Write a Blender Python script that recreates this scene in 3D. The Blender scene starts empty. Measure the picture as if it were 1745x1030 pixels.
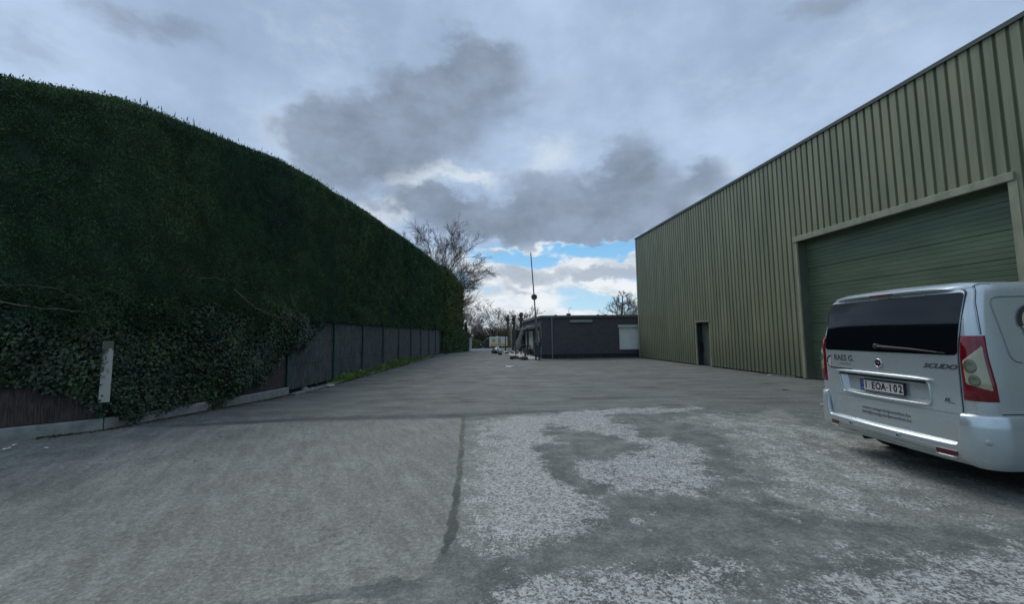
import bpy, bmesh, math, random
import numpy as np
from mathutils import Vector, Matrix
S = bpy.context.scene
COL = S.collection
R = math.radians
random.seed(7)

# ------------------------------------------------------------------ camera
cd = bpy.data.cameras.new("camera"); cam = bpy.data.objects.new("camera", cd); COL.objects.link(cam)
cd.sensor_width = 36.0; cd.lens = 36.0 * 690 / 1745; cd.clip_start = 0.05; cd.clip_end = 20000
ROLL = R(-0.755); PITCH = R(4.685)
cam.matrix_world = Matrix.Translation((0, 0, 1.5)) @ Matrix.Rotation(R(90) + PITCH, 4, 'X') @ Matrix.Rotation(ROLL, 4, 'Z')
S.camera = cam

# ------------------------------------------------------------------ view
S.view_settings.view_transform = 'Standard'; S.view_settings.look = 'None'
S.view_settings.exposure = 0.0; S.view_settings.gamma = 1.0
S.render.engine = 'CYCLES'

# ------------------------------------------------------------------ small node expression helper
class NT:
    def __init__(s, tree): s.t = tree; s.L = tree.links
    def n(s, typ, **kw):
        x = s.t.nodes.new(typ)
        for k, v in kw.items(): setattr(x, k, v)
        return x
    def put(s, sock, v):
        if v is None: return
        if isinstance(v, (int, float)): sock.default_value = v
        elif isinstance(v, (tuple, list)):
            sock.default_value = tuple(v) + ((1,) if len(v) == 3 and sock.type == 'RGBA' else ())
        else: s.L.new(v, sock)
    def m(s, op, a, b=None, c=None, clamp=False):
        x = s.n('ShaderNodeMath', operation=op, use_clamp=clamp)
        s.put(x.inputs[0], a); s.put(x.inputs[1], b); s.put(x.inputs[2], c)
        return x.outputs[0]
    def v(s, op, a, b=None, c=None):
        x = s.n('ShaderNodeVectorMath', operation=op)
        s.put(x.inputs[0], a); s.put(x.inputs[1], b); s.put(x.inputs[2], c)
        return x.outputs['Value'] if op in ('LENGTH', 'DISTANCE', 'DOT_PRODUCT') else x.outputs[0]
    def ss(s, x, a, b, lo=0.0, hi=1.0):
        q = s.n('ShaderNodeMapRange', interpolation_type='SMOOTHSTEP')
        s.put(q.inputs[0], x); q.inputs[1].default_value = a; q.inputs[2].default_value = b
        q.inputs[3].default_value = lo; q.inputs[4].default_value = hi
        return q.outputs[0]
    def mix(s, f, a, b, mode='MIX'):
        q = s.n('ShaderNodeMix', data_type='RGBA', blend_type=mode)
        s.put(q.inputs['Factor'], f); s.put(q.inputs[6], a); s.put(q.inputs[7], b)
        return q.outputs[2]
    def noise(s, co, scale, detail=4, rough=0.55, dist=0.0):
        q = s.n('ShaderNodeTexNoise'); s.put(q.inputs['Vector'], co)
        q.inputs['Scale'].default_value = scale; q.inputs['Detail'].default_value = detail
        q.inputs['Roughness'].default_value = rough; q.inputs['Distortion'].default_value = dist
        return q.outputs['Fac'], q.outputs['Color']
    def comb(s, x, y, z):
        q = s.n('ShaderNodeCombineXYZ'); s.put(q.inputs[0], x); s.put(q.inputs[1], y); s.put(q.inputs[2], z)
        return q.outputs[0]
    def sep(s, v):
        q = s.n('ShaderNodeSeparateXYZ'); s.L.new(v, q.inputs[0]); return q.outputs

# ------------------------------------------------------------------ world: sky texture and broken overcast
SUN_EL, SUN_AZ = R(52), R(-26)          # azimuth from +Y, negative = left
w = bpy.data.worlds.new("World"); S.world = w; w.use_nodes = True
wt = NT(w.node_tree); w.node_tree.nodes.clear()
bg = wt.n('ShaderNodeBackground'); out = wt.n('ShaderNodeOutputWorld'); wt.L.new(bg.outputs[0], out.inputs[0])
sky = wt.n('ShaderNodeTexSky', sky_type='NISHITA'); sky.sun_disc = False
sky.sun_elevation = SUN_EL; sky.sun_rotation = SUN_AZ; sky.air_density = 1.0; sky.dust_density = 0.6; sky.ozone_density = 1.5
tc = wt.n('ShaderNodeTexCoord'); D = wt.v('NORMALIZE', tc.outputs['Generated'])
dx, dy, dz = wt.sep(D)
# local angular coordinates in units where 1 = 690 photo pixels near the middle: azimuth and elevation
az = wt.m('ARCTAN2', dx, dy); el = wt.m('ARCSINE', dz)
zc = wt.m('MAXIMUM', dz, 0.0)
den = wt.m('ADD', zc, 0.16)
plane = wt.comb(wt.m('DIVIDE', dx, den), wt.m('DIVIDE', dy, den), 0.0)     # cloud deck seen in perspective
nA, nAc = wt.noise(plane, 1.6, 8, 0.55)
nB, nBc = wt.noise(plane, 0.55, 5, 0.5)
nD, nDc = wt.noise(D, 6.5, 8, 0.58)
nE, nEc = wt.noise(wt.v('MULTIPLY', D, (1, 1, 2.2)), 9.0, 9, 0.6)
warp = wt.v('MULTIPLY', wt.v('SUBTRACT', nDc, (0.5, 0.5, 0.5)), (0.17, 0.14, 0.0))
warp = wt.v('ADD', warp, wt.v('MULTIPLY', wt.v('SUBTRACT', nEc, (0.5, 0.5, 0.5)), (0.09, 0.07, 0.0)))
AE = wt.v('ADD', wt.comb(az, el, 0.0), warp)
def px2ae(u, v):
    a, b = u - 872.5, v - 515; cr, sr = math.cos(ROLL), math.sin(ROLL)
    x = (cr * a + sr * b) / 690; z = (sr * a - cr * b) / 690
    c, s_ = math.cos(PITCH), math.sin(PITCH)
    X, Y, Z = x, c - z * s_, s_ + z * c
    return math.atan2(X, Y), math.atan2(Z, math.hypot(X, Y))
def blobsum(lst):
    tot = None
    for (u, v, ru, rv, wgt) in lst:
        a, e = px2ae(u, v); a1, _ = px2ae(u + ru, v); a0, _ = px2ae(u - ru, v); _, e1 = px2ae(u, v - rv); _, e0 = px2ae(u, v + rv)
        d = wt.v('LENGTH', wt.v('MULTIPLY', wt.v('SUBTRACT', AE, (a, e, 0)), (2 / (a1 - a0), 2 / (e1 - e0), 0)))
        q = wt.ss(d, 0.0, 1.45, wgt, 0.0)
        tot = q if tot is None else wt.m('ADD', tot, q)
    return tot
dark = blobsum([(610, 240, 120, 85, 1.05), (560, 215, 70, 70, .6), (740, 225, 120, 80, 1.05), (640, 285, 130, 40, .6), (700, 160, 90, 55, .7), (815, 95, 85, 58, 1.15), (905, 150, 70, 60, .34), (850, 170, 60, 55, .45), (755, 145, 80, 50, .7),
                (840, 375, 190, 42, 1.2), (1010, 350, 140, 62, 1.1), (1075, 285, 62, 66, .85), (1195, 312, 66, 44, .9), (1000, 395, 190, 24, 1.0), (735, 345, 95, 26, .8), (1130, 372, 90, 36, .6), (905, 305, 46, 30, .5),
                (310, 50, 130, 50, .45), (40, 70, 220, 70, .38), (1430, -10, 160, 45, .7), (200, 10, 200, 40, .3), (560, 325, 110, 40, .5), (640, 350, 60, 24, .2)])
lite = blobsum([(690, 318, 75, 22, 1.2), (650, 365, 60, 34, .9), (760, 300, 80, 14, .9), (1170, 372, 50, 22, .6), (1245, 300, 60, 26, .45), (560, 90, 130, 90, .3), (480, 180, 120, 90, .3), (960, 245, 100, 60, .35),
                (1250, 140, 170, 120, .2), (800, 305, 100, 14, .5), (930, 270, 60, 40, .4), (1500, 60, 200, 120, .2), (740, 130, 60, 14, .3), (500, 255, 40, 60, .35)])
hole = blobsum([(930, 432, 110, 24, 1.0), (1040, 425, 90, 22, .9), (850, 447, 70, 26, .6), (1010, 520, 150, 28, .6), (880, 540, 60, 20, .3), (1060, 470, 60, 22, .5), (790, 480, 60, 60, .45)])
cum = blobsum([(1000, 458, 130, 22, 1.0), (930, 478, 140, 26, .8), (1060, 495, 80, 16, .7), (870, 470, 70, 22, .7), (850, 520, 110, 30, .9), (900, 560, 200, 26, 1.3), (1030, 552, 140, 26, 1.2), (1075, 442, 30, 22, .5), (850, 432, 40, 12, .6), (950, 410, 120, 8, .4), (780, 450, 60, 40, .5)])
cum_shade = blobsum([(1010, 472, 115, 14, 1.0), (930, 458, 70, 12, .7), (860, 478, 60, 16, .6), (855, 438, 36, 10, .9), (1060, 455, 50, 18, .6), (900, 500, 80, 8, .4)])
dk = wt.ss(wt.m('ADD', dark, wt.m('ADD', wt.m('MULTIPLY', wt.m('SUBTRACT', nD, 0.5), 1.0), wt.m('MULTIPLY', wt.m('SUBTRACT', nE, 0.5), 1.2))), 0.16, 0.92)
vn = wt.m('ADD', wt.m('MULTIPLY', nB, 0.4), wt.m('ADD', wt.m('MULTIPLY', nA, 0.4), wt.m('MULTIPLY', nD, 0.2)))
veil = wt.mix(wt.ss(vn, 0.38, 0.60), (0.315, 0.425, 0.595), (0.490, 0.630, 0.840))
lt = wt.ss(wt.m('ADD', lite, wt.m('MULTIPLY', wt.m('SUBTRACT', nE, 0.5), 1.3)), 0.1, 1.0)
c1 = wt.mix(wt.m('MULTIPLY', lt, 1.0), veil, (0.66, 0.75, 0.85))
dkc = wt.mix(wt.ss(wt.m('ADD', wt.m('MULTIPLY', nD, .6), wt.m('MULTIPLY', nE, .4)), 0.32, 0.66), (0.185, 0.232, 0.300), (0.300, 0.370, 0.490))
c2 = wt.mix(wt.m('MULTIPLY', dk, 0.90), c1, dkc)
skyb = wt.v('MULTIPLY', sky.outputs[0], (0.042, 0.085, 0.12))
hm = wt.ss(wt.m('ADD', hole, wt.m('MULTIPLY', wt.m('SUBTRACT', nE, 0.5), 0.9)), 0.22, 0.66)
low = wt.ss(el, 0.235, 0.165)
hm = wt.m('MAXIMUM', hm, low)
bluec = wt.mix(wt.ss(el, 0.0, 0.25), (0.60, 0.80, 0.92), (0.24, 0.55, 0.86))
bluec = wt.mix(0.18, bluec, skyb)
cm = wt.ss(wt.m('ADD', cum, wt.m('MULTIPLY', wt.m('SUBTRACT', nE, 0.5), 2.1)), 0.12, 0.68)
cw = wt.mix(wt.ss(nE, 0.35, 0.62), (0.60, 0.68, 0.76), (0.86, 0.90, 0.94))
cs = wt.ss(wt.m('ADD', cum_shade, wt.m('MULTIPLY', wt.m('SUBTRACT', nD, 0.5), 1.6)), 0.15, 0.8)
cw = wt.mix(wt.m('MULTIPLY', cs, 0.85), cw, (0.40, 0.47, 0.57))
c3 = wt.mix(cm, bluec, cw)
c4 = wt.mix(hm, c2, c3)
# sky dimmed behind and to the right, added for contrast on the cladding ribs
sd0 = wt.v('DOT_PRODUCT', D, (-0.55, 0.80, 0.25))
rear_dim = wt.ss(sd0, 0.10, -0.85, 1.0, 0.85)
c4 = wt.v('SCALE', c4); wt.L.new(rear_dim, c4.node.inputs['Scale'])
below = wt.ss(el, -0.04, 0.0)
c5 = wt.mix(below, (0.10, 0.11, 0.12), c4)
bgc = wt.v('SCALE', c5); bgc.node.inputs['Scale'].default_value = 10.0     # sky-texture units: background strength stays at 0.1
wt.L.new(bgc, bg.inputs['Color']); bg.inputs['Strength'].default_value = 0.1

sd = bpy.data.lights.new("sun", 'SUN'); sun = bpy.data.objects.new("sun", sd); COL.objects.link(sun)
sd.energy = 1.5; sd.angle = R(38); sd.color = (1.0, 0.96, 0.9)
sv = Vector((math.sin(SUN_AZ) * math.cos(SUN_EL), math.cos(SUN_AZ) * math.cos(SUN_EL), math.sin(SUN_EL)))
sun.rotation_euler = sv.to_track_quat('Z', 'Y').to_euler(); sun.location = sv * 60

# ------------------------------------------------------------------ materials
def mat(name, col, rough=0.7, metal=0.0, var=0.0, scale=8.0, stretch=(1, 1, 1), bump=0.0, bscale=60.0, spec=0.5, coat=0.0, col2=None, island=0.0, trans=0.0):
    m = bpy.data.materials.new(name); m.use_nodes = True; t = NT(m.node_tree)
    b = m.node_tree.nodes['Principled BSDF']
    b.inputs['Roughness'].default_value = rough; b.inputs['Metallic'].default_value = metal
    b.inputs['Specular IOR Level'].default_value = spec; b.inputs['Coat Weight'].default_value = coat
    co = t.n('ShaderNodeTexCoord').outputs['Object']
    cs = t.v('MULTIPLY', co, tuple(stretch))
    c = tuple(col) + (1,)
    src = None
    if var or col2:
        f, _ = t.noise(cs, scale, 6, 0.6)
        lo = tuple(x * (1 - var) for x in col); hi = col2 if col2 else tuple(min(1, x * (1 + var)) for x in col)
        src = t.mix(t.ss(f, 0.3, 0.7), lo, hi)
    if island:
        g = t.n('ShaderNodeNewGeometry').outputs['Random Per Island']
        k = t.m('ADD', t.m('MULTIPLY', g, 2 * island), 1 - island)
        src = t.v('SCALE', src if src is not None else tuple(col)); t.L.new(k, src.node.inputs['Scale'])
    if src is not None: t.L.new(src, b.inputs['Base Color'])
    else: b.inputs['Base Color'].default_value = c
    if bump:
        f, _ = t.noise(cs, bscale, 4, 0.6); bn = t.n('ShaderNodeBump'); bn.inputs['Strength'].default_value = bump
        bn.inputs['Distance'].default_value = 0.01
        t.L.new(f, bn.inputs['Height']); t.L.new(bn.outputs[0], b.inputs['Normal'])
    return m
def nodes_of(m): return NT(m.node_tree), m.node_tree.nodes['Principled BSDF']

# ------------------------------------------------------------------ mesh helpers
def tag(o, label=None, cat=None, group=None, kind=None):
    if label: o['label'] = label
    if cat: o['category'] = cat
    if group: o['group'] = group
    if kind: o['kind'] = kind
    return o
def empty(name, loc=(0, 0, 0), rz=0.0, label=None, cat=None, group=None):
    o = bpy.data.objects.new(name, None); COL.objects.link(o); o.location = loc; o.rotation_euler = (0, 0, rz)
    o.empty_display_size = 0.2
    return tag(o, label, cat, group)
def link(name, me, mats, parent=None, smooth=False):
    o = bpy.data.objects.new(name, me); COL.objects.link(o)
    for m in (mats if isinstance(mats, (list, tuple)) else [mats]): me.materials.append(m)
    if smooth: me.shade_smooth()
    if parent: o.parent = parent
    return o
class MB:
    def __init__(s): s.v = []; s.f = []; s.mi = []
    def add(s, vs, fs, mi=0):
        n = len(s.v); s.v += [tuple(x) for x in vs]; s.f += [tuple(i + n for i in f) for f in fs]; s.mi += [mi] * len(fs); return s
    def box(s, x0, x1, y0, y1, z0, z1, mi=0):
        return s.add([(x0, y0, z0), (x1, y0, z0), (x1, y1, z0), (x0, y1, z0), (x0, y0, z1), (x1, y0, z1), (x1, y1, z1), (x0, y1, z1)],
                     [(0, 3, 2, 1), (4, 5, 6, 7), (0, 1, 5, 4), (1, 2, 6, 5), (2, 3, 7, 6), (3, 0, 4, 7)], mi)
    def bbox(s, x0, x1, y0, y1, z0, z1, b=0.01, mi=0):   # bevelled box
        bm = bmesh.new(); bmesh.ops.create_cube(bm, size=1)
        for v in bm.verts: v.co = Vector(((x0 + x1) / 2 + v.co.x * (x1 - x0), (y0 + y1) / 2 + v.co.y * (y1 - y0), (z0 + z1) / 2 + v.co.z * (z1 - z0)))
        bmesh.ops.bevel(bm, geom=bm.edges[:], offset=b, segments=2, affect='EDGES', profile=0.5)
        bm.verts.index_update(); s.add([v.co[:] for v in bm.verts], [[v.index for v in f.verts] for f in bm.faces], mi); bm.free(); return s
    def tube(s, pts, rad, n=6, mi=0, cap=True):
        pts = [Vector(p) for p in pts]; k = len(pts)
        rads = rad if isinstance(rad, (list, tuple)) else [rad] * k
        vs = []; up = None
        for i, p in enumerate(pts):
            d = (pts[min(i + 1, k - 1)] - pts[max(i - 1, 0)])
            d = d.normalized() if d.length > 1e-9 else Vector((0, 0, 1))
            if up is None: up = Vector((1, 0, 0)) if abs(d.x) < 0.8 else Vector((0, 1, 0))
            a = (up - d * up.dot(d)).normalized(); up = a; b = d.cross(a)
            for j in range(n):
                t = 2 * math.pi * j / n
                vs.append(p + (a * math.cos(t) + b * math.sin(t)) * rads[i])
        fs = [(i * n + j, i * n + (j + 1) % n, (i + 1) * n + (j + 1) % n, (i + 1) * n + j) for i in range(k - 1) for j in range(n)]
        if cap: fs += [tuple(range(n - 1, -1, -1)), tuple(range((k - 1) * n, k * n))]
        return s.add(vs, fs, mi)
    def lathe(s, prof, c=(0, 0, 0), n=24, axis='z', mi=0):
        vs = []; k = len(prof)
        for r, z in prof:
            for j in range(n):
                t = 2 * math.pi * j / n; a, b = r * math.cos(t), r * math.sin(t)
                vs.append((c[0] + a, c[1] + b, c[2] + z) if axis == 'z' else ((c[0] + a, c[1] + z, c[2] + b) if axis == 'y' else (c[0] + z, c[1] + a, c[2] + b)))
        fs = [(i * n + j, i * n + (j + 1) % n, (i + 1) * n + (j + 1) % n, (i + 1) * n + j) for i in range(k - 1) for j in range(n)]
        fs += [tuple(range(n - 1, -1, -1)), tuple(range((k - 1) * n, k * n))]
        return s.add(vs, fs, mi)
    def build(s, name, mats, parent=None, smooth=False):
        me = bpy.data.meshes.new(name); me.from_pydata(s.v, [], s.f)
        if any(s.mi): me.polygons.foreach_set('material_index', s.mi)
        me.update(); return link(name, me, mats, parent, smooth)
def auto_smooth(o, ang=35):
    me = o.data; me.shade_smooth()
    bm = bmesh.new(); bm.from_mesh(me); a = R(ang)
    bmesh.ops.recalc_face_normals(bm, faces=bm.faces)
    for e in bm.edges:
        if len(e.link_faces) == 2: e.smooth = e.calc_face_angle(0) < a
    bm.to_mesh(me); bm.free(); return o
def npmesh(name, V, F, mats, parent=None, smooth=False):
    """V (n,3), F (m,k) arrays of equal-size faces"""
    V = np.asarray(V, np.float32); F = np.asarray(F, np.int32); me = bpy.data.meshes.new(name)
    me.vertices.add(len(V)); me.vertices.foreach_set('co', V.ravel())
    k = F.shape[1]; me.loops.add(F.size); me.loops.foreach_set('vertex_index', F.ravel())
    me.polygons.add(len(F)); me.polygons.foreach_set('loop_start', np.arange(0, F.size, k, dtype=np.int32))
    me.update(calc_edges=True); me.validate()
    return link(name, me, mats, parent, smooth)
def zf(y):                                  # the ground falls gently beyond the yard
    t = np.clip((np.asarray(y, float) - 30) / 60, 0, 1)
    return -1.5 * t * t * (3 - 2 * t)
def zg(y): return float(zf(y))
def text_mesh(s, size, mat_, parent, M, name='lettering', ext=0.0, align='CENTER', shear=0.0, sx=1.0, bold=0.0):
    c = bpy.data.curves.new('txt', 'FONT'); c.body = s; c.size = size; c.align_x = align; c.align_y = 'CENTER'; c.extrude = ext; c.shear = shear; c.offset = bold
    c.resolution_u = 3
    o = bpy.data.objects.new('txt', c); COL.objects.link(o)
    dg = bpy.context.evaluated_depsgraph_get(); me = bpy.data.meshes.new_from_object(o.evaluated_get(dg))
    bpy.data.objects.remove(o); me.materials.clear()
    me.transform(Matrix.Diagonal((sx, 1, 1, 1))); me.transform(M)
    return link(name, me, mat_, parent)
# ================================================================== GROUND
def gpt(u, v):
    a, b = u - 872.5, v - 515; cr, sr = math.cos(ROLL), math.sin(ROLL)
    x = (cr * a + sr * b) / 690; z = (sr * a - cr * b) / 690
    c, s_ = math.cos(PITCH), math.sin(PITCH); X, Y, Z = x, c - z * s_, s_ + z * c
    t = -1.5 / Z; return (X * t, Y * t)
def zz(l): return [gpt(x / 2.181 + 600, y / 2.181 + 640) for x, y in l]      # survey of the worn patches of the concrete
def sdf(P, poly):
    poly = np.array(poly); d = np.full(len(P), 1e9); ins = np.zeros(len(P), bool); n = len(poly)
    for i in range(n):
        a, b = poly[i], poly[(i + 1) % n]; e = b - a; wv = P - a
        t = np.clip((wv @ e) / (e @ e + 1e-12), 0, 1); q = wv - t[:, None] * e; d = np.minimum(d, (q ** 2).sum(1))
        c = ((a[1] <= P[:, 1]) != (b[1] <= P[:, 1])) & (P[:, 0] < (b[0] - a[0]) * (P[:, 1] - a[1]) / ((b[1] - a[1]) + 1e-12) + a[0]); ins ^= c
    d = np.sqrt(d); return np.where(ins, -d, d)
def sdl(P, line):
    line = np.array(line); d = np.full(len(P), 1e9)
    for a, b in zip(line[:-1], line[1:]):
        e = b - a; wv = P - a; t = np.clip((wv @ e) / (e @ e + 1e-12), 0, 1); q = wv - t[:, None] * e; d = np.minimum(d, (q ** 2).sum(1))
    return np.sqrt(d)
def lvl(d, wd): return np.clip(0.5 - d / wd, 0, 1)

seam = [(-9, 7.2), gpt(300, 726), gpt(500, 716), gpt(640, 712), gpt(790, 709), gpt(900, 703), gpt(1010, 698), gpt(1110, 697), gpt(1240, 694)]
joint = [gpt(790, 709), gpt(789, 728), gpt(786, 745), gpt(787, 765), gpt(783, 790), gpt(784, 812), gpt(779, 830), gpt(778, 858), gpt(771, 880), gpt(772, 900), gpt(764, 925), gpt(752, 950)]
C1 = zz([(425, 172), (600, 150), (750, 140), (830, 128), (1000, 122), (1300, 116), (1345, 122), (1180, 140), (960, 150), (1060, 200), (1110, 235), (1180, 225), (1270, 262), (1330, 300), (1320, 335), (1385, 380), (1310, 452), (1150, 445), (1010, 428), (900, 432), (935, 480), (940, 560), (870, 605), (700, 628), (590, 660), (500, 655), (388, 625), (398, 480), (410, 350)])
H1 = zz([(735, 180), (718, 220), (780, 252), (670, 262), (715, 308), (690, 325), (760, 380), (830, 420), (905, 430), (875, 370), (828, 322), (930, 318), (1060, 282), (1100, 258), (1030, 245), (950, 222), (860, 205), (790, 202)])
C2 = zz([(1090, 185), (1180, 165), (1300, 138), (1450, 150), (1640, 168), (1900, 225), (2300, 260), (2300, 520), (1900, 545), (1745, 520), (1640, 492), (1560, 470), (1500, 400), (1420, 330), (1390, 260), (1330, 205), (1240, 180)])
H2 = zz([(1090, 180), (1200, 178), (1330, 200), (1355, 250), (1280, 262), (1180, 235)])
C3 = zz([(450, 900), (480, 800), (540, 768), (640, 752), (760, 752), (880, 742), (1000, 735), (1040, 715), (1110, 722), (1190, 715), (1260, 700), (1340, 690), (1440, 692), (1485, 725), (1480, 790), (1350, 805), (1345, 900), (1300, 1000), (400, 1000)])
C4 = [gpt(1335, 985), gpt(1420, 950), gpt(1500, 940), gpt(1600, 935), gpt(1745, 925), gpt(1900, 925), gpt(1990, 1200), gpt(1300, 1200)]
B1 = [(-9, 7.1), gpt(300, 729), gpt(500, 720), gpt(640, 716), gpt(786, 713), gpt(783, 745), gpt(779, 790), gpt(774, 830), gpt(768, 880), gpt(756, 935), gpt(735, 965), gpt(712, 990), gpt(685, 990), gpt(668, 978), gpt(640, 996), gpt(540, 1012), gpt(400, 1028), gpt(100, 1060), (-9, 1.4)]
B2 = [gpt(400, 1060), gpt(560, 1022), gpt(660, 1020), gpt(640, 1100), gpt(560, 1200)]
BR = [gpt(1330, 690), gpt(1400, 740), gpt(1745, 790), gpt(2100, 830), gpt(2100, 900), gpt(1745, 900), gpt(1600, 905), gpt(1480, 900), gpt(1400, 880), gpt(1340, 850), gpt(1250, 780), gpt(1230, 720)]
fx = np.arange(-9, 10.01, 0.045); xs = np.concatenate([np.array([-60, -40, -25, -16, -12, -10]), fx, np.array([10.6, 12, 14, 18, 26, 40, 60])])
fy = np.arange(1.2, 10.6, 0.045); ys = np.concatenate([np.array([-25, -15, -9, -5, -3, -1.5, -.5, .3, .8]), fy, np.arange(10.9, 42.1, 0.6)])
XX, YY = np.meshgrid(xs, ys); P = np.stack([XX.ravel(), YY.ravel()], 1)
rng = np.random.default_rng(3)
red = np.zeros(len(P)); grn = np.zeros(len(P)); blu = np.zeros(len(P))
red = np.maximum(red, lvl(sdf(P, C1) + .03, 0.42) * (1 - lvl(sdf(P, H1) + .02, 0.30)))
red *= np.clip(.50 + (P[:, 0] + .62) / 1.0, .50, 1)
red = np.maximum(red, 0.62 * lvl(sdf(P, C2), 0.9) * (1 - lvl(sdf(P, H2), 0.30)))
red = np.maximum(red, lvl(sdf(P, C3), 0.36)); red = np.maximum(red, 0.72 * lvl(sdf(P, C4), 0.5))
for u, v, r in [(1113, 873, .04), (1360, 887, .05), (861, 972, .05), (1078, 965, .04), (1322, 924, .03), (1112, 905, .03), (900, 930, .0), (1085, 890, .06)]:
    c = gpt(u, v); red = np.maximum(red, lvl(np.hypot(P[:, 0] - c[0], P[:, 1] - c[1]) - r, 0.08))
grn = np.maximum(grn, lvl(sdf(P, B1), 0.08)); grn = np.maximum(grn, lvl(sdf(P, B2), 0.08)); grn = np.maximum(grn, 0.75 * lvl(sdf(P, BR), 0.5)); grn = np.maximum(grn, .95 * lvl(sdf(P, C1), .15) * (1 - lvl(sdf(P, H1), .15)) * np.clip(1.2 - (P[:, 0] + .3) / 1.2, .35, 1)); grn = np.maximum(grn, .8 * lvl(sdf(P, C2), .5))
jl = sdl(P, joint) + .006 * np.sin(P[:, 1] * 9) + .005 * np.sin(P[:, 1] * 31 + 1); blu = np.maximum(blu, np.clip(1 - jl / (0.052 + .03 * np.clip(4.2 - P[:, 1], 0, 1)), 0, 1) * np.clip((P[:, 1] - 2.6) / .5, 0.0, 1))
slab = ((P[:, 1] < 7.4)).astype(float)
sl = sdl(P, seam)
seamv = np.clip(1.25 - sl / 0.24, 0, 1) * np.clip(1.15 - np.abs(P[:, 0] + 2.2) / 5.5, .35, 1)
seamv = np.maximum(seamv, .8 * np.clip(1 - np.abs(sl - .28) / .05, 0, 1) * (P[:, 0] > -4.5) * (P[:, 0] < .2) * (P[:, 1] > 7.3))
for cx, cy, rx, ry in [(1.7, 9.6, .7, .35), (2.9, 11.2, .9, .4), (-1.6, 12.5, 1.0, .5), (3.3, 8.6, .5, .2), (-2.6, 16, 1.2, .6), (.4, 8.9, .6, .15)]: seamv = np.maximum(seamv, .62 * np.clip(1.6 - 1.6 * np.hypot((P[:, 0] - cx) / rx, (P[:, 1] - cy) / ry), 0, 1))
Z = zf(P[:, 1]) + 0.0
V = np.stack([P[:, 0], P[:, 1], Z], 1); nx, ny = len(xs), len(ys)
I = np.arange(nx * ny).reshape(ny, nx); F = np.stack([I[:-1, :-1], I[:-1, 1:], I[1:, 1:], I[1:, :-1]], -1).reshape(-1, 4)

am = mat('worn_asphalt', (0.12, 0.125, 0.125), 0.85); t, b = nodes_of(am)
at = t.n('ShaderNodeAttribute', attribute_name='wear'); r_, g_, b_ = t.sep(at.outputs['Vector']); al = at.outputs['Alpha']
geo = t.n('ShaderNodeNewGeometry').outputs['Position']
px_, py_, pz_ = t.sep(geo)
n1, n1c = t.noise(geo, 1.3, 6, 0.6); n2, _ = t.noise(geo, 9, 6, 0.65); n3, _ = t.noise(geo, 55, 3, 0.7); n4, _ = t.noise(geo, 120, 2, 0.6); n5, _ = t.noise(geo, 22, 4, 0.7); n6, _ = t.noise(geo, 3.2, 5, 0.6); n0, _ = t.noise(geo, 0.35, 4, 0.55)
vor = t.n('ShaderNodeTexVoronoi'); t.L.new(geo, vor.inputs['Vector']); vor.inputs['Scale'].default_value = 62
vs_ = t.sep(vor.outputs['Color'])[0]
streak, _ = t.noise(t.v('MULTIPLY', geo, (0.35, 1.8, 1)), 1.0, 7, 0.65)
far = t.ss(py_, 7.0, 9.0)
# smooth bluish tarmac
tar = t.mix(t.ss(n6, 0.34, 0.66), (0.094, 0.104, 0.094), (0.170, 0.181, 0.162)); tar = t.mix(t.ss(t.m('ADD', t.m('MULTIPLY', n3, .6), t.m('MULTIPLY', n5, .4)), .56, .66, 0, .5), tar, (.32, .33, .30))
farc = t.mix(t.ss(streak, 0.3, 0.72), (0.064, 0.069, 0.061), (0.148, 0.154, 0.136))
farc = t.mix(t.ss(n0, 0.48, 0.72, 0, 0.5), farc, (0.195, 0.197, 0.182))
farc = t.mix(t.ss(t.noise(t.v('MULTIPLY', geo, (0.16, 1.1, 1)), 0.6, 5, 0.6)[0], 0.50, 0.70, 0, 0.7), farc, (0.074, 0.077, 0.070))
mott, _ = t.noise(t.v('MULTIPLY', geo, (0.8, 1.6, 1)), 1.4, 7, 0.7)
farc = t.mix(t.ss(mott, 0.36, 0.64), farc, t.mix(0.5, farc, (0.185, 0.192, 0.172)))
strk, _ = t.noise(t.v('MULTIPLY', t.v('ADD', geo, t.comb(t.m('MULTIPLY', py_, .5), 0.0, 0.0)), (2.2, 0.5, 1)), 3.0, 6, 0.7)
conc_s = t.ss(strk, 0.3, 0.7, 0.80, 1.22)
base = t.mix(far, tar, farc)
conc = t.mix(t.ss(n1, 0.3, 0.7), (0.150, 0.152, 0.134), (0.245, 0.244, 0.214))
conc = t.mix(t.ss(n2, 0.42, 0.62, 0, 0.45), conc, (0.115, 0.120, 0.108))
conc = t.v('SCALE', conc); t.L.new(conc_s, conc.node.inputs['Scale'])
conc = t.mix(t.ss(t.m('ADD', t.m('MULTIPLY', n5, .5), t.m('MULTIPLY', n3, .5)), .52, .60, 0, .45), conc, (.32, .32, .29))
gm = t.ss(t.m('ADD', g_, t.m('MULTIPLY', t.m('SUBTRACT', n2, 0.5), 0.55)), 0.40, 0.60)
base = t.mix(gm, base, conc)
nn = t.m('ADD', t.m('MULTIPLY', t.m('SUBTRACT', n5, 0.5), 0.9), t.m('MULTIPLY', t.m('SUBTRACT', n3, 0.5), 1.9))
nn = t.m('ADD', nn, t.m('ADD', t.m('MULTIPLY', t.m('SUBTRACT', n2, 0.5), 1.1), t.m('MULTIPLY', t.m('SUBTRACT', n6, 0.5), 2.3)))
rm = t.m('MULTIPLY', t.ss(t.m('ADD', r_, nn), 0.44, 0.74), t.ss(r_, 0.02, 0.2))
dots = t.ss(t.m('ADD', n4, t.m('MULTIPLY', t.m('SUBTRACT', vs_, 0.5), 0.5)), 0.30, 0.52)
wornc = t.mix(n2, (0.30, 0.31, 0.29), (0.46, 0.468, 0.435))
base = t.mix(t.m('MULTIPLY', rm, t.m('MULTIPLY', dots, 0.88)), base, wornc)
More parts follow.
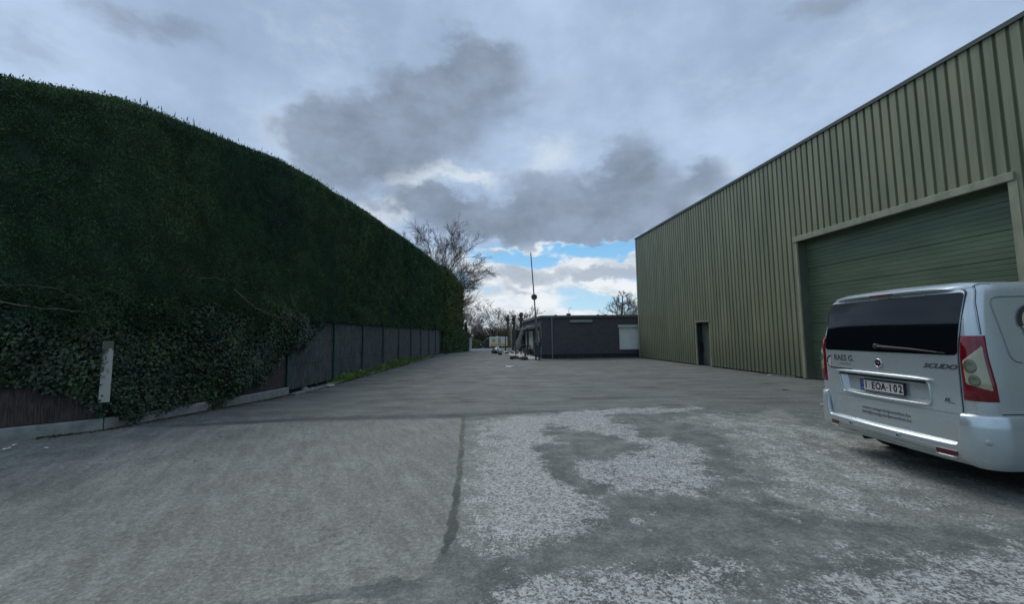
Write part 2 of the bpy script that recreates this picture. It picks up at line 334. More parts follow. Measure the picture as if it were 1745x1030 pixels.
# joint: moss and dirt, seam: dark tar
jm = t.ss(t.m('ADD', b_, t.m('MULTIPLY', t.m('SUBTRACT', n2, 0.5), 0.9)), 0.36, 0.62)
moss = t.mix(t.m('MULTIPLY', t.ss(n3, 0.40, 0.62), t.ss(py_, 3.6, 5.0)), (0.048, 0.054, 0.046), (0.115, 0.13, 0.05))
base = t.mix(t.m('MULTIPLY', jm, 0.85), base, moss)
sm = t.ss(t.m('ADD', al, t.m('MULTIPLY', t.m('SUBTRACT', n2, 0.5), 1.1)), 0.30, 0.70)
base = t.mix(t.m('MULTIPLY', sm, 0.75), base, (0.05, 0.053, 0.055))
# hairline cracks in the near slab
cr_ = t.n('ShaderNodeTexVoronoi', feature='DISTANCE_TO_EDGE'); t.L.new(t.v('ADD', geo, t.v('SCALE', n1c)), cr_.inputs['Vector']); cr_.inputs['Scale'].default_value = 0.32
crk = t.m('MULTIPLY', t.ss(cr_.outputs['Distance'], 0.010, 0.003), t.ss(n2, 0.5, 0.6))
base = t.mix(t.m('MULTIPLY', crk, 0.55), base, (0.05, 0.053, 0.052))
agg = t.m('ADD', 0.46, t.m('ADD', t.m('MULTIPLY', vs_, 0.48), t.m('MULTIPLY', n4, 0.60)))
agg = t.m('ADD', agg, t.m('ADD', t.m('MULTIPLY', t.m('SUBTRACT', n5, 0.5), 0.7), t.m('MULTIPLY', t.m('SUBTRACT', n2, 0.5), 0.5)))
base = t.v('SCALE', base); t.L.new(agg, base.node.inputs['Scale'])
t.L.new(base, b.inputs['Base Color']); b.inputs['Specular IOR Level'].default_value = 0.4
t.L.new(t.ss(n1, 0.3, 0.7, 0.62, 0.88), b.inputs['Roughness'])
bn = t.n('ShaderNodeBump'); bn.inputs['Strength'].default_value = 0.55; bn.inputs['Distance'].default_value = 0.012
t.L.new(t.m('ADD', t.m('MULTIPLY', n3, 0.7), t.m('ADD', t.m('MULTIPLY', vs_, 0.35), t.m('MULTIPLY', rm, 0.25))), bn.inputs['Height']); t.L.new(bn.outputs[0], b.inputs['Normal'])

def add_wear(o, arr):
    ca = o.data.color_attributes.new('wear', 'FLOAT_COLOR', 'POINT'); ca.data.foreach_set('color', arr.astype(np.float32).ravel())
yard = npmesh('yard', V, F, am); add_wear(yard, np.stack([red, grn, blu, seamv], 1)); tag(yard, kind='structure')

def strip_mesh(name, rows, m, dz, parent=None):      # rows: (y, x_left, x_right)
    V = []; F = []
    for i, (y, a, b_) in enumerate(rows): V += [(a, y, zg(y) + dz), (b_, y, zg(y) + dz)]
    for i in range(len(rows) - 1): F.append((2 * i, 2 * i + 1, 2 * i + 3, 2 * i + 2))
    me = bpy.data.meshes.new(name); me.from_pydata(V, [], F); return link(name, me, m, parent)
ys2 = list(np.linspace(42, 86, 23))
road = strip_mesh('road', [(y, float(np.interp(y, [42, 60, 86], [-5.4, -6.2, -9.0])), float(np.interp(y, [42, 60, 86], [-0.9, -1.9, -2.6]))) for y in ys2], am, 0.0)
tag(road, kind='structure')
grassm = mat('verge', (0.05, 0.065, 0.03), 0.95, var=0.4, scale=0.8, col2=(0.10, 0.10, 0.055), bump=0.6, bscale=9)
gy = np.concatenate([np.array([-8000, -2000, -400, -100]), np.linspace(-30, 100, 66), np.array([200, 500, 1500, 5000, 9000])])
gx = np.array([-9000, -2000, -400, -100, -60, -20, 20, 60, 100, 400, 2000, 9000.])
GX, GY = np.meshgrid(gx, gy); V = np.stack([GX.ravel(), GY.ravel(), (zf(GY) - 0.03).ravel()], 1)
I = np.arange(len(gx) * len(gy)).reshape(len(gy), len(gx)); F = np.stack([I[:-1, :-1], I[:-1, 1:], I[1:, 1:], I[1:, :-1]], -1).reshape(-1, 4)
tag(npmesh('ground', V, F, grassm), kind='structure')
palem = mat('pale_concrete', (0.46, 0.46, 0.44), 0.9, var=0.25, scale=5, bump=0.5, bscale=40)
pv = []
px_pts = [(852, 598), (862, 603), (874, 609), (890, 613.5), (905, 614), (905, 608), (893, 600), (885, 596), (866, 596)]
px_pts = [(-0.95, 41.5), (-.72, 36), (-.3, 30.5), (.35, 25.6), (1.1, 24.6), (1.75, 24.9), (1.6, 26), (.62, 35), (.4, 41.5)]
mbp = MB(); n = len(px_pts)
mbp.add([(x, y, zg(y) + 0.0) for x, y in px_pts] + [(x, y, zg(y) + 0.05) for x, y in px_pts],
        [tuple(range(n, 2 * n))] + [(i, (i + 1) % n, n + (i + 1) % n, n + i) for i in range(n)])
pav = mbp.build('pavement', palem); tag(pav, kind='structure')
kb = MB(); kb.box(-11.5, 3.0, 86.3, 86.7, zg(86.5) - .03, zg(86.5) + .14)
k = kb.build('kerb', mat('kerb_stone', (0.7, 0.7, 0.66), 0.9, var=0.1)); tag(k, kind='structure')
rd = MB(); rd.add([(-60, 86.7, -1.475), (40, 86.7, -1.475), (40, 97, -1.506), (-60, 97, -1.506)], [(0, 1, 2, 3)])
tag(rd.build('cross_road', am), kind='structure')

# ================================================================== BOUNDARY FENCE
FL = [(-14.5, 3.0), (-10.5, 4.7), (-7.95, 6.1), (-6.98, 6.9), (-6.5, 8.6), (-6.1, 10.2), (-5.98, 11.4), (-6.02, 14.0), (-6.04, 47.0)]
seg = np.array(FL); cum_ = np.concatenate([[0], np.cumsum(np.hypot(*np.diff(seg, axis=0).T))])
def fpos(s): return np.interp(s, cum_, seg[:, 0]), np.interp(s, cum_, seg[:, 1])
def s_of_y(y): return float(np.interp(y, seg[:, 1], cum_))
def ftan(s):
    a = np.array(fpos(s - .15)); c = np.array(fpos(s + .15)); d = c - a; return d / np.hypot(*d)
postm = mat('green_post', (0.015, 0.085, 0.068), 0.55, var=0.2, scale=20)
plinm = mat('concrete_plinth', (0.26, 0.265, 0.25), 0.92, var=0.3, scale=4, bump=0.5, bscale=30, col2=(0.31, 0.31, 0.285))
scrm = mat('screening', (0.05, 0.058, 0.062), 0.9); t, b = nodes_of(scrm)
co = t.n('ShaderNodeTexCoord').outputs['Object']
f1, _ = t.noise(t.v('MULTIPLY', co, (6, 6, .8)), 4, 7, 0.7); f2, _ = t.noise(t.v('MULTIPLY', co, (1, 1, .5)), 1.4, 4, .6)
f3, _ = t.noise(t.v('MULTIPLY', co, (4, 4, 1.0)), 9, 4, .7)
c = t.mix(t.ss(f1, .35, .65), (0.024, 0.030, 0.028), (0.118, 0.124, 0.112)); c = t.mix(t.ss(f2, .45, .7, 0, .6), c, (0.035, 0.042, 0.043))
c = t.mix(t.ss(f3, .60, .72, 0, .55), c, (0.2, 0.2, 0.19))
t.L.new(c, b.inputs['Base Color']); bn = t.n('ShaderNodeBump'); bn.inputs['Strength'].default_value = .6; t.L.new(f1, bn.inputs['Height']); t.L.new(bn.outputs[0], b.inputs['Normal'])
scrb = mat('brush_screening', (0.06, 0.05, 0.045), 0.95, var=.5, scale=6, stretch=(10, 10, .8), col2=(0.10, 0.075, 0.065), bump=.5, bscale=20)
fence = empty('fence', (-6, 11, 0), 0, 'low green-posted boundary fence with dark grey screening, under the tall clipped hedge', 'fence')
FI = fence.matrix_world if False else Matrix.Translation((6, -11, 0))
def fpart(mb, name, m, smooth=False):
    mb.v = [(x + 6, y - 11, z) for x, y, z in mb.v]; return mb.build(name, m, fence, smooth)
py_list = [10.95, 13.75, 16.4, 19.0, 21.6, 24.2, 26.8, 29.4, 32.0, 34.0]
ps = [s_of_y(y) for y in py_list]; ps = [ps[0] - 2.3, s_of_y(6.98), s_of_y(6.98) - 2.6, s_of_y(6.98) - 5.2] + ps; ps.sort()
def pane(mb, s0, s1, z0, z1, off=0.05, th=0.02, step=0.3):
    n = max(1, int((s1 - s0) / step)); ss_ = np.linspace(s0, s1, n + 1); nz = 5
    V = []
    for s in ss_:
        x, y = fpos(s); tx, ty = ftan(s); nx_, ny_ = ty, -tx      # toward the yard
        for j in range(nz + 1):
            z = z0 + (z1 - z0) * j / nz; bul = 0.012 * math.sin(s * 5 + j * 1.7) + 0.01 * math.sin(s * 11.3 + j)
            o_ = -off + bul * (0 < j < nz)
            V.append((x + nx_ * o_, y + ny_ * o_, z + zg(y)))
    m_ = nz + 1
    F = [(i * m_ + j, (i + 1) * m_ + j, (i + 1) * m_ + j + 1, i * m_ + j + 1) for i in range(n) for j in range(nz)]
    mb.add(V, F)
for s in ps:
    x, y = fpos(s); z = zg(y); h = 2.0
    if s < s_of_y(8.0): h = 1.95
    p_ = MB(); p_.tube([(x, y, z - .1), (x, y, z + h)], 0.03 if s > s_of_y(9) else .035, 10)
    p_.lathe([(0.034, h - .005), (0.034, h + .02), (0.02, h + .035), (.002, h + .038)], (x, y, z), 10)
    fpart(p_, 'post', postm, False)
allp = [0.0] + ps
for a, c_ in zip(allp[:-1], allp[1:]):
    mb = MB(); yy = fpos((a + c_) / 2)[1]; pane(mb, a + .02, c_ - .02, 0.20 if yy < 11 else 0.10, 1.97)
    fpart(mb, 'screen_panel', scrb if yy < 10.5 else scrm)
    if yy > 10.9:      # top rail wire and mid wires
        mb = MB()
        for z in (1.98, 1.45, .8):
            pts = []
            for s in np.linspace(a, c_, 4): x, y = fpos(s); tx, ty = ftan(s); pts.append((x + ty * -.02, y + tx * .02, z + zg(y)))
            mb.tube(pts, 0.006 if z < 1.9 else .012, 5)
        fpart(mb, 'wire', postm)
# plinth of concrete gravel boards up to the second post, low edging kerb further on
def sweep(mb, s0, s1, prof, step=.4):
    n = max(2, int((s1 - s0) / step)); V = []
    for s in np.linspace(s0, s1, n + 1):
        x, y = fpos(s); tx, ty = ftan(s); nx_, ny_ = ty, -tx
        for o_, z in prof: V.append((x + nx_ * o_, y + ny_ * o_, z + zg(y)))
    m_ = len(prof); F = [(i * m_ + j, (i + 1) * m_ + j, (i + 1) * m_ + (j + 1) % m_, i * m_ + (j + 1) % m_) for i in range(n) for j in range(m_)]
    F += [tuple(range(m_)), tuple(range(n * m_, n * m_ + m_))[::-1]]
    mb.add(V, F)
for a, c_ in zip(allp[:-1], allp[1:]):
    if fpos(c_)[1] < 11.2:
        mb = MB(); sweep(mb, a + .01, c_ - .008, [(-.06, -.05), (.05, -.05), (.055, .17), (.04, .19), (-.06, .19)]); fpart(mb, 'plinth', plinm)
s = s_of_y(10.9)
while s < s_of_y(33.5):
    mb = MB(); L = 1.0; hh = .03 + .03 * random.random()
    sweep(mb, s, s + L - .02, [(.20, -.05), (.30, -.05), (.30, hh), (.28, hh + .012), (.20, hh + .01)], .5); fpart(mb, 'edging_kerb', plinm); s += L

# ================================================================== FOLIAGE
def sprigs(C, N, L, Wd, updir, rng, spread=0.7):
    """C centres, N outward normals: two crossed thin leaf blades per point -> (V,F) quads"""
    n = len(C); d = N * rng.uniform(.3, 1.0, (n, 1)) + updir * rng.uniform(.0, 1.2, (n, 1)) + rng.normal(0, spread, (n, 3)); d /= np.linalg.norm(d, axis=1)[:, None]
    s = np.cross(d, rng.normal(0, 1, (n, 3))); s /= np.linalg.norm(s, axis=1)[:, None] + 1e-9
    L = L * rng.uniform(.5, 1.3, (n, 1)); Wd = Wd * rng.uniform(.6, 1.3, (n, 1))
    V = np.stack([C - d * L * .15, C + d * L * .4 + s * Wd, C + d * L, C + d * L * .45 - s * Wd], 1).reshape(-1, 3)
    return V, np.arange(4 * n).reshape(-1, 4)
def foliage_mat(name, lo, hi, island=.45, rough=.75, brown=None, bscale=.5, spec=.3):
    m = mat(name, lo, rough, spec=spec); t, b = nodes_of(m)
    co = t.n('ShaderNodeNewGeometry'); f, _ = t.noise(co.outputs['Position'], bscale, 5, .6); g = co.outputs['Random Per Island']
    c = t.mix(t.ss(f, .3, .7), lo, hi)
    if brown:
        f2, _ = t.noise(t.v('MULTIPLY', co.outputs['Position'], (1, 1, .35)), 1.5, 5, .65); c = t.mix(t.m('MULTIPLY', t.ss(f2, .56, .70), .65), c, brown)
    c = t.v("SCALE", c); f3, _ = t.noise(t.v('MULTIPLY', co.outputs['Position'], (1, 1, .6)), 2.6, 5, .7); t.L.new(t.m('MULTIPLY', t.ss(f3, .3, .7, .62, 1.38), t.m('ADD', 1 - island, t.m('MULTIPLY', g, 2 * island))), c.node.inputs['Scale'])
    t.L.new(c, b.inputs['Base Color']); return m
hedgem = foliage_mat('conifer_foliage', (0.026, 0.074, 0.038), (0.082, 0.140, 0.050), .5, brown=(0.105, 0.105, 0.045), bscale=.45)
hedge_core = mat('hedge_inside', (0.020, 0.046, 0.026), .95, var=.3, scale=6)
hedge_brown = foliage_mat('ragged_foliage', (0.060, 0.10, 0.036), (0.12, 0.145, 0.05), .5, brown=(0.13, 0.11, 0.05), bscale=1.2)
ivym = foliage_mat('ivy_leaves', (0.013, 0.030, 0.012), (0.036, 0.066, 0.023), .6, rough=.42, bscale=2.5, spec=.45)

TOPH = ([3.0, 5.6, 6.3, 6.9, 7.5, 8.2, 9.2, 10.7, 12.3, 14.8, 17.5, 21, 28, 33, 34.7], [5.8, 5.70, 5.80, 5.90, 6.0, 6.03, 6.13, 6.28, 6.43, 6.62, 6.80, 6.98, 7.30, 7.36, 7.25])
def top_z(y): return np.interp(y, *TOPH)
def hedge_core_mesh(name, s0, s1, zb, zt, off, thick, m, parent, step=.5):
    ss_ = np.linspace(s0, s1, max(2, int((s1 - s0) / step))); V = []
    for s in ss_:
        x, y = fpos(s); tx, ty = ftan(s); nx_, ny_ = ty, -tx; z0 = zb(y); z1 = zt(y)
        for o_, z in [(off, z0), (off, z1 - .24), (off - .09, z1 - .08), (off - thick * .5, z1 + .01), (off - thick, z1 - .1), (off - thick, z0)]:
            V.append((x + nx_ * o_, y + ny_ * o_, z + zg(y)))
    m_ = 6; n = len(ss_) - 1; F = [(i * m_ + j, (i + 1) * m_ + j, (i + 1) * m_ + (j + 1) % m_, i * m_ + (j + 1) % m_) for i in range(n) for j in range(m_)]
    F += [tuple(range(m_))[::-1], tuple(range(n * m_, n * m_ + m_))]
    me = bpy.data.meshes.new(name); me.from_pydata(V, [], F); o = link(name, me, m, parent); return o
def face_points(s0, s1, zb, zt, off, dens, rng):
    """points scattered on the yard-side face and over the top shoulder of a hedge"""
    Ls = s1 - s0; ym = fpos((s0 + s1) / 2)[1]; H = float(zt(ym) - zb(ym)); n = int(Ls * (H + .5) * dens)
    s = rng.uniform(s0, s1, n); x, y = fpos(s); x2, y2 = fpos(s + .1); x1, y1 = fpos(s - .1)
    tx, ty = x2 - x1, y2 - y1; l = np.hypot(tx, ty); tx /= l; ty /= l; nx_, ny_ = ty, -tx
    z0 = zb(y); z1 = zt(y); q = rng.uniform(0, 1, n) * (z1 - z0 + .5); z = z0 + q
    over = z > z1 - .35; ov = np.where(over, np.clip((z - (z1 - .35)) / .85, 0, 1), 0)
    bump_ = .05 * np.sin(s * 3.1 + z * 1.3) + .035 * np.sin(z * 7.7 + s * 1.9) + .03 * np.sin(s * 11 + z * 5.1) + .05 * np.sin(s * 1.1 - z * .8)
    o_ = off + bump_ * np.where(over, .4, 1) - ov ** 2 * .75; z = np.where(over, (z1 - .35) + .37 * np.sin(ov * math.pi / 2), z)
    C = np.stack([x + nx_ * o_, y + ny_ * o_, z + zf(y)], 1) + rng.normal(0, .02, (n, 3))
    N = np.stack([nx_ * (1 - ov), ny_ * (1 - ov), ov], 1)
    return C, N
rng = np.random.default_rng(11)
up = np.array([0, 0, 1.0])
hedge = empty('hedge', (-6.3, 20, 0), 0, 'tall clipped dark green conifer hedge rising above the screened fence', 'hedge')
def rel(o, root): o.data.transform(Matrix.Translation(-root.location)); return o
def zb1(y): return np.interp(y, [6.5, 10.5, 11.5, 12.5], [1.7, 1.75, 1.98, 2.02]) 
def edge_zb(y): return zb1(y) + .05 * np.sin(np.asarray(y) * 5) + .04 * np.sin(np.asarray(y) * 13.0) 
rel(hedge_core_mesh('dark_backing', 0.3, s_of_y(34.6), lambda y: 0 * y - .05, lambda y: 0 * y + 2.3, -.16, 1.2, hedge_core, hedge), hedge)  # solid dark block added behind the fence to shut out sky between panels
rel(hedge_core_mesh('foliage_core', 0.3, s_of_y(34.6), zb1, lambda y: top_z(y) + .0, .03, 1.6, hedge_core, hedge), hedge)
parts = []
for (a, c_, dens, L, Wd) in [(.3, s_of_y(6.1), 900, .085, .012), (s_of_y(6.1), s_of_y(9.5), 4600, .040, .0065), (s_of_y(9.5), s_of_y(14), 2800, .052, .008), (s_of_y(14), s_of_y(21), 1200, .085, .013), (s_of_y(21), s_of_y(34.7), 600, .11, .021)]:
    C, N = face_points(a, c_, edge_zb, top_z, .15, dens, rng); parts.append(sprigs(C, N, L, Wd, up * .9, rng))
# end face of the hedge toward the lane, and longer shoots on the top edge
n = 5000; C = np.stack([rng.uniform(-7.6, -5.9, n), np.full(n, 34.65) + rng.normal(0, .04, n), rng.uniform(2, 7.6, n)], 1) + np.array([0, 0, 0]); parts.append(sprigs(C, np.tile([0, 1., 0], (n, 1)), .16, .024, up, rng))
for (ya, yb_, cnt, L) in [(4, 9, 500, .05), (7.2, 8.9, 55, .13), (9, 20, 500, .09), (20, 34, 300, .12)]:
    s = rng.uniform(s_of_y(ya), s_of_y(yb_), cnt); x, y = fpos(s); C = np.stack([x + rng.uniform(-.5, .05, cnt), y, top_z(y) - .03], 1); parts.append(sprigs(C, np.tile([0, 0, .6], (cnt, 1)), L, .01, up * 1.5, rng, .25))
def merge(parts):
    Vs, Fs, k = [], [], 0
    for V, F in parts: Vs.append(V); Fs.append(F + k); k += len(V)
    return np.concatenate(Vs), np.concatenate(Fs)
V, F = merge(parts); o = npmesh('foliage', V, F, hedgem, hedge); rel(o, hedge)
# bare dead branches showing on the hedge face
deadm = mat('dead_wood', (0.17, 0.15, 0.10), .9, var=.3, scale=20)
def on_face(u_y, z, off=.24):
    s = s_of_y(u_y); x, y = fpos(s); tx, ty = ftan(s); return (x + ty * off, y - tx * off, z)
for pts, r in [([(9.0, 2.62), (9.25, 2.42), (9.55, 2.22), (10.0, 2.08), (10.35, 2.02)], .012), ([(10.6, 2.65), (10.75, 2.4), (11.0, 2.2), (11.35, 2.1)], .010), ([(6.1, 2.34), (6.35, 2.38), (6.6, 2.30), (6.8, 2.15)], .008), ([(6.15, 2.10), (6.5, 2.02), (6.9, 1.98)], .009), ([(6.15, 2.55), (6.25, 2.35), (6.35, 2.25)], .008), ([(8.2, 2.75), (8.6, 2.8), (9.0, 2.7)], .006)]:
    mb = MB(); P3 = []
    for i in range(len(pts) - 1):
        for q in range(4):
            f = q / 4; P3.append(on_face(pts[i][0] + (pts[i + 1][0] - pts[i][0]) * f, pts[i][1] + (pts[i + 1][1] - pts[i][1]) * f + random.uniform(-.025, .025)))
    mb.tube(P3, [r * (1 - .6 * i / len(P3)) for i in range(len(P3))], 5)
    for q in range(5):
        a = Vector(random.choice(P3)); mb.tube([a, a + Vector((random.uniform(.02, .08), random.uniform(-.2, .2), random.uniform(-.12, .15)))], [r * .4, r * .15], 4)
    rel(mb.build('branch', deadm, hedge), hedge)
# pale fresh tufts scattered in the face
tuftm = foliage_mat('pale_tufts', (0.07, 0.11, 0.05), (0.13, 0.16, 0.08), .5)
for i in range(26):
    s = rng.uniform(s_of_y(5.8), s_of_y(11)); yv = fpos(s)[1]; z = rng.uniform(2.1, 4.6) if i > 9 else rng.uniform(2.0, 2.8); c = np.array(on_face(yv, z, .2)); k_ = int(rng.integers(3, 16))
    V, F = sprigs(c + rng.normal(0, 1, (k_, 3)) * np.array([.03, .05, .025]), np.tile([1., -.3, .1], (k_, 1)), .05, .006, up * .3, rng); rel(npmesh('foliage', V, F, tuftm, hedge), hedge)

# second, browner hedge beyond and the low hedge by the lane
h2 = empty('hedge', (-6.4, 40, zg(40)), 0, 'ragged brownish green tall hedge at the far end of the clipped one', 'hedge')
def zt2(y): return 7.62 - .004 * (np.asarray(y) - 35) + .12 * np.sin(np.asarray(y) * 1.7)
def zb2(y): return 2.15 + .12 * np.sin(np.asarray(y) * 2.3)
# base line of this one bows outward a little
rel(hedge_core_mesh('foliage_core', s_of_y(35.1), s_of_y(46.6), zb2, lambda y: zt2(y) - .1, .15, 1.6, hedge_core, h2), h2)
parts = []; C, N = face_points(s_of_y(35.0), s_of_y(46.8), lambda y: zb2(y) - .2, zt2, .25, 260, rng); C += rng.normal(0, .09, C.shape); parts.append(sprigs(C, N, .26, .035, up, rng))
n = 3000; C = np.stack([rng.uniform(-7.8, -5.7, n), np.full(n, 34.95) + rng.normal(0, .06, n), rng.uniform(2, 7.7, n)], 1); parts.append(sprigs(C, np.tile([0, -1., 0], (n, 1)), .22, .03, up, rng))
n = 3000; C = np.stack([rng.uniform(-7.8, -5.7, n), np.full(n, 46.8) + rng.normal(0, .1, n), rng.uniform(1.8, 7.4, n)], 1); parts.append(sprigs(C, np.tile([0, 1., 0], (n, 1)), .22, .03, up, rng))
V, F = merge(parts); rel(npmesh('foliage', V, F, hedge_brown, h2), h2)
for y in (36, 38.2, 40.5, 43, 45.3):
    mb = MB(); mb.tube([(-6.9, y, zg(y) - .1), (-6.85, y + .05, zg(y) + 2.6)], [.13, .09], 8); rel(mb.build('trunk', mat('hedge_trunk', (.05, .035, .03), .95), h2), h2)
lowm = foliage_mat('low_hedge_foliage', (0.055, 0.11, 0.045), (0.09, 0.15, 0.06), .5, bscale=1.5, brown=(.12, .10, .05))
h3 = empty('hedge', (-5.8, 39, zg(39)), 0, 'low clipped green hedge along the lane beyond the fence', 'hedge')
mb = MB(); V = []
rows3 = [(34.6, -5.85), (38, -5.45), (42, -5.05), (45.5, -4.95)]
core = MB()
for (ya, xa), (yb_, xb) in zip(rows3[:-1], rows3[1:]):
    core.add([(xa - .12, ya, zg(ya)), (xb - .12, yb_, zg(yb_)), (xb - .12, yb_, zg(yb_) + 1.95), (xa - .12, ya, zg(ya) + 1.95), (xa - .9, ya, zg(ya)), (xb - .9, yb_, zg(yb_)), (xb - .9, yb_, zg(yb_) + 1.95), (xa - .9, ya, zg(ya) + 1.95)],
             [(0, 1, 2, 3), (3, 2, 6, 7), (7, 6, 5, 4), (0, 3, 7, 4), (1, 5, 6, 2)])
rel(core.build('foliage_core', hedge_core, h3), h3)
n = 16000; y = rng.uniform(34.4, 45.7, n); x = np.interp(y, [r[0] for r in rows3], [r[1] for r in rows3]); z = rng.uniform(0, 2.45, n); ov = np.clip(z - 2.0, 0, 1)
C = np.stack([x - ov * 2 + rng.normal(0, .04, n) + .05 * np.sin(y * 3 + z * 2), y, np.minimum(z, 2.02) + zf(y)], 1); N = np.stack([1 - ov * 2, 0 * y, ov * 2], 1)
parts = [sprigs(C, N, .13, .03, up, rng)]
n = 1500; C = np.stack([rng.uniform(-6.7, -5.9, n), np.full(n, 34.5), rng.uniform(0, 2, n)], 1); parts.append(sprigs(C, np.tile([0, -1., 0], (n, 1)), .13, .03, up, rng))
n = 1500; C = np.stack([rng.uniform(-5.8, -4.95, n), np.full(n, 45.6), rng.uniform(0, 2, n) + zg(45.6)], 1); parts.append(sprigs(C, np.tile([0, 1., 0], (n, 1)), .13, .03, up, rng))
V, F = merge(parts); rel(npmesh('foliage', V, F, lowm, h3), h3)
gp = MB(); gp.bbox(-4.95, -4.72, 46.6, 46.85, zg(46.6) - .05, zg(46.6) + 1.45, .015); gp.bbox(-4.98, -4.69, 46.57, 46.88, zg(46.6) + 1.455, zg(46.6) + 1.53, .012)
tag(gp.build('gate_post', mat('white_post', (.62, .63, .6), .8, var=.1)), 'white gate post at the end of the low hedge', 'gate post')

# ivy over the fence
def ivy_zt(y): return np.interp(y, [5, 6, 8, 9.5, 10.5, 11.3, 12.3, 12.75], [2.35, 2.35, 2.3, 2.3, 2.25, 2.18, 2.08, 1.88])
def ivy_zb(y): return np.interp(y, [4, 6.2, 6.75, 7.0, 7.6, 8.6, 9.2, 10.0, 10.6, 11.2, 11.9, 12.75], [1.0, .95, .45, .32, .05, .03, .05, .50, .90, 1.1, 1.50, 1.8])
n = 62000; s = rng.uniform(s_of_y(3.4), s_of_y(12.8), n); x, y = fpos(s); x2, y2 = fpos(s + .1); x1, y1 = fpos(s - .1); tx, ty = x2 - x1, y2 - y1; l = np.hypot(tx, ty); nx_, ny_ = ty / l, -tx / l
f = rng.uniform(0, 1, n) ** .95; zt_, zb_ = ivy_zt(y), ivy_zb(y) + .10 * np.sin(s * 4.1) + .06 * np.sin(s * 11.7); z = zb_ + (zt_ - zb_) * f + rng.normal(0, .035, n)
dep = (.13 + .07 * np.sin(s * 2.3 + z * 2.1) + .05 * np.sin(s * 6.1 - z * 4.7)) * np.clip((1 - f) * 4 + .5, 0, 1.0) * np.clip(f * 5 + .35, 0, 1)
o_ = .02 + np.abs(dep) * rng.uniform(.2, 1.15, n); z = np.maximum(z, .03)
C = np.stack([x + nx_ * o_, y + ny_ * o_, z], 1); N = np.stack([nx_, ny_, 0 * nx_], 1) + rng.normal(0, .45, (n, 3)); N[:, 2] += .35; N /= np.linalg.norm(N, axis=1)[:, None]
dn = np.array([0, 0, -1.]) + rng.normal(0, .55, (n, 3)); dn -= (dn * N).sum(1)[:, None] * N; dn /= np.linalg.norm(dn, axis=1)[:, None]; sd_ = np.cross(N, dn); sz = rng.uniform(.013, .038, (n, 1))
V = np.stack([C - dn * sz * .7, C - dn * sz * .5 + sd_ * sz * .85, C + dn * sz * .15 + sd_ * sz * .6 , C + dn * sz * 1.1 + N * sz * .1, C + dn * sz * .15 - sd_ * sz * .6, C - dn * sz * .5 - sd_ * sz * .85], 1).reshape(-1, 3)
ivy = empty('ivy', (-6.8, 8.5, 0), 0, 'dense glossy dark ivy climbing over the near stretch of fence', 'ivy')
rel(npmesh('foliage', V, np.arange(6 * n).reshape(-1, 6), ivym, ivy), ivy)
mb = MB()
for i in range(34):
    s = random.uniform(s_of_y(4.5), s_of_y(9.6)); P3 = []; z = max(.03, float(ivy_zb(fpos(s)[1])) - .05); 
    while z < 1.9:
        x, y = fpos(s); tx, ty = ftan(s); P3.append((x + ty * .03, y - tx * .03, z)); z += .15; s += random.uniform(-.09, .09)
    if len(P3) > 2: mb.tube(P3, [.009 * (1 - .6 * k / len(P3)) for k in range(len(P3))], 4)
rel(mb.build('stem', mat('ivy_stem', (.07, .05, .035), .9), ivy), ivy)

# white board on the near post
px0, py0 = fpos(s_of_y(6.98)); tx, ty = ftan(s_of_y(6.98))
bm_ = mat('flaking_white', (.50, .50, .46), .8, var=.15, scale=14, bump=.3); t, b = nodes_of(bm_)
co = t.n('ShaderNodeTexCoord').outputs['Object']; f1, _ = t.noise(co, 9, 5, .6); z_ = t.sep(co)[2]
c = t.mix(t.ss(t.m('ADD', f1, t.m('MULTIPLY', z_, .26)), .66, .74), (.40, .40, .35), (.10, .11, .085)); t.L.new(c, b.inputs['Base Color'])
mb = MB(); mb.bbox(-.068, .068, -.012, .012, 0, 1.02, .006)
bo = mb.build('marker_board', bm_); yaw = math.atan2(-tx, ty) + .9; bo.location = (px0 + .14, py0 - .13, .47); bo.rotation_euler = (0, R(.4), R(40))
tag(bo, 'narrow flaking white board fixed upright on the fence post in the ivy', 'board')
for q, (z, hh) in enumerate([(.55, .03), (1.35, .03)]):
    mb = MB(); mb.tube([(0, .012, z - .5), (-.15 * .9, .1, z - .5)], .006, 6); mb.build('bracket', postm, bo)

# weeds along the edging, stones
weedm = foliage_mat('weed_leaves', (0.10, 0.17, 0.04), (0.19, 0.28, 0.075), .5, bscale=3)
n = 9000; y = np.concatenate([rng.normal(20.5, 2.3, n // 2), rng.uniform(13, 31, n // 4), rng.normal(14.8, .8, n // 4)]); n = len(y)
clump = .5 + .5 * np.sin(y * 2.7) * np.sin(y * .9 + 1); keep = rng.uniform(0, 1, n) < .25 + .75 * clump; y = y[keep]; n = len(y)
x = -6.0 + rng.uniform(0.02, .42, n); hgt = np.interp(y, [13, 15, 17, 20, 24, 31], [.10, .20, .16, .30, .22, .08])
C = np.stack([x, y, rng.uniform(0, 1, n) * hgt + .01], 1); V, F = sprigs(C, np.tile([.4, -.2, .2], (n, 1)), .10, .014, up * 1.4, rng, .6)
tag(npmesh('weeds', V, F, weedm), 'fresh green weeds growing between the fence and its edging kerb', 'weeds', kind='stuff')
litm = foliage_mat('dry_litter', (0.06, 0.05, 0.03), (0.12, 0.09, 0.05), .6, bscale=3)
n = 5200; s = np.concatenate([rng.uniform(s_of_y(6.5), s_of_y(11), n // 2), rng.uniform(s_of_y(11), s_of_y(40), n // 2)]); x, y = fpos(s); x2, y2 = fpos(s + .1); tx_, ty_ = x2 - x, y2 - y; l = np.hypot(tx_, ty_)
o_ = np.where(y < 11, .06, .30) + np.abs(rng.normal(0, .10, len(s))); C = np.stack([x + ty_ / l * o_, y - tx_ / l * o_, zf(y) + .006], 1)
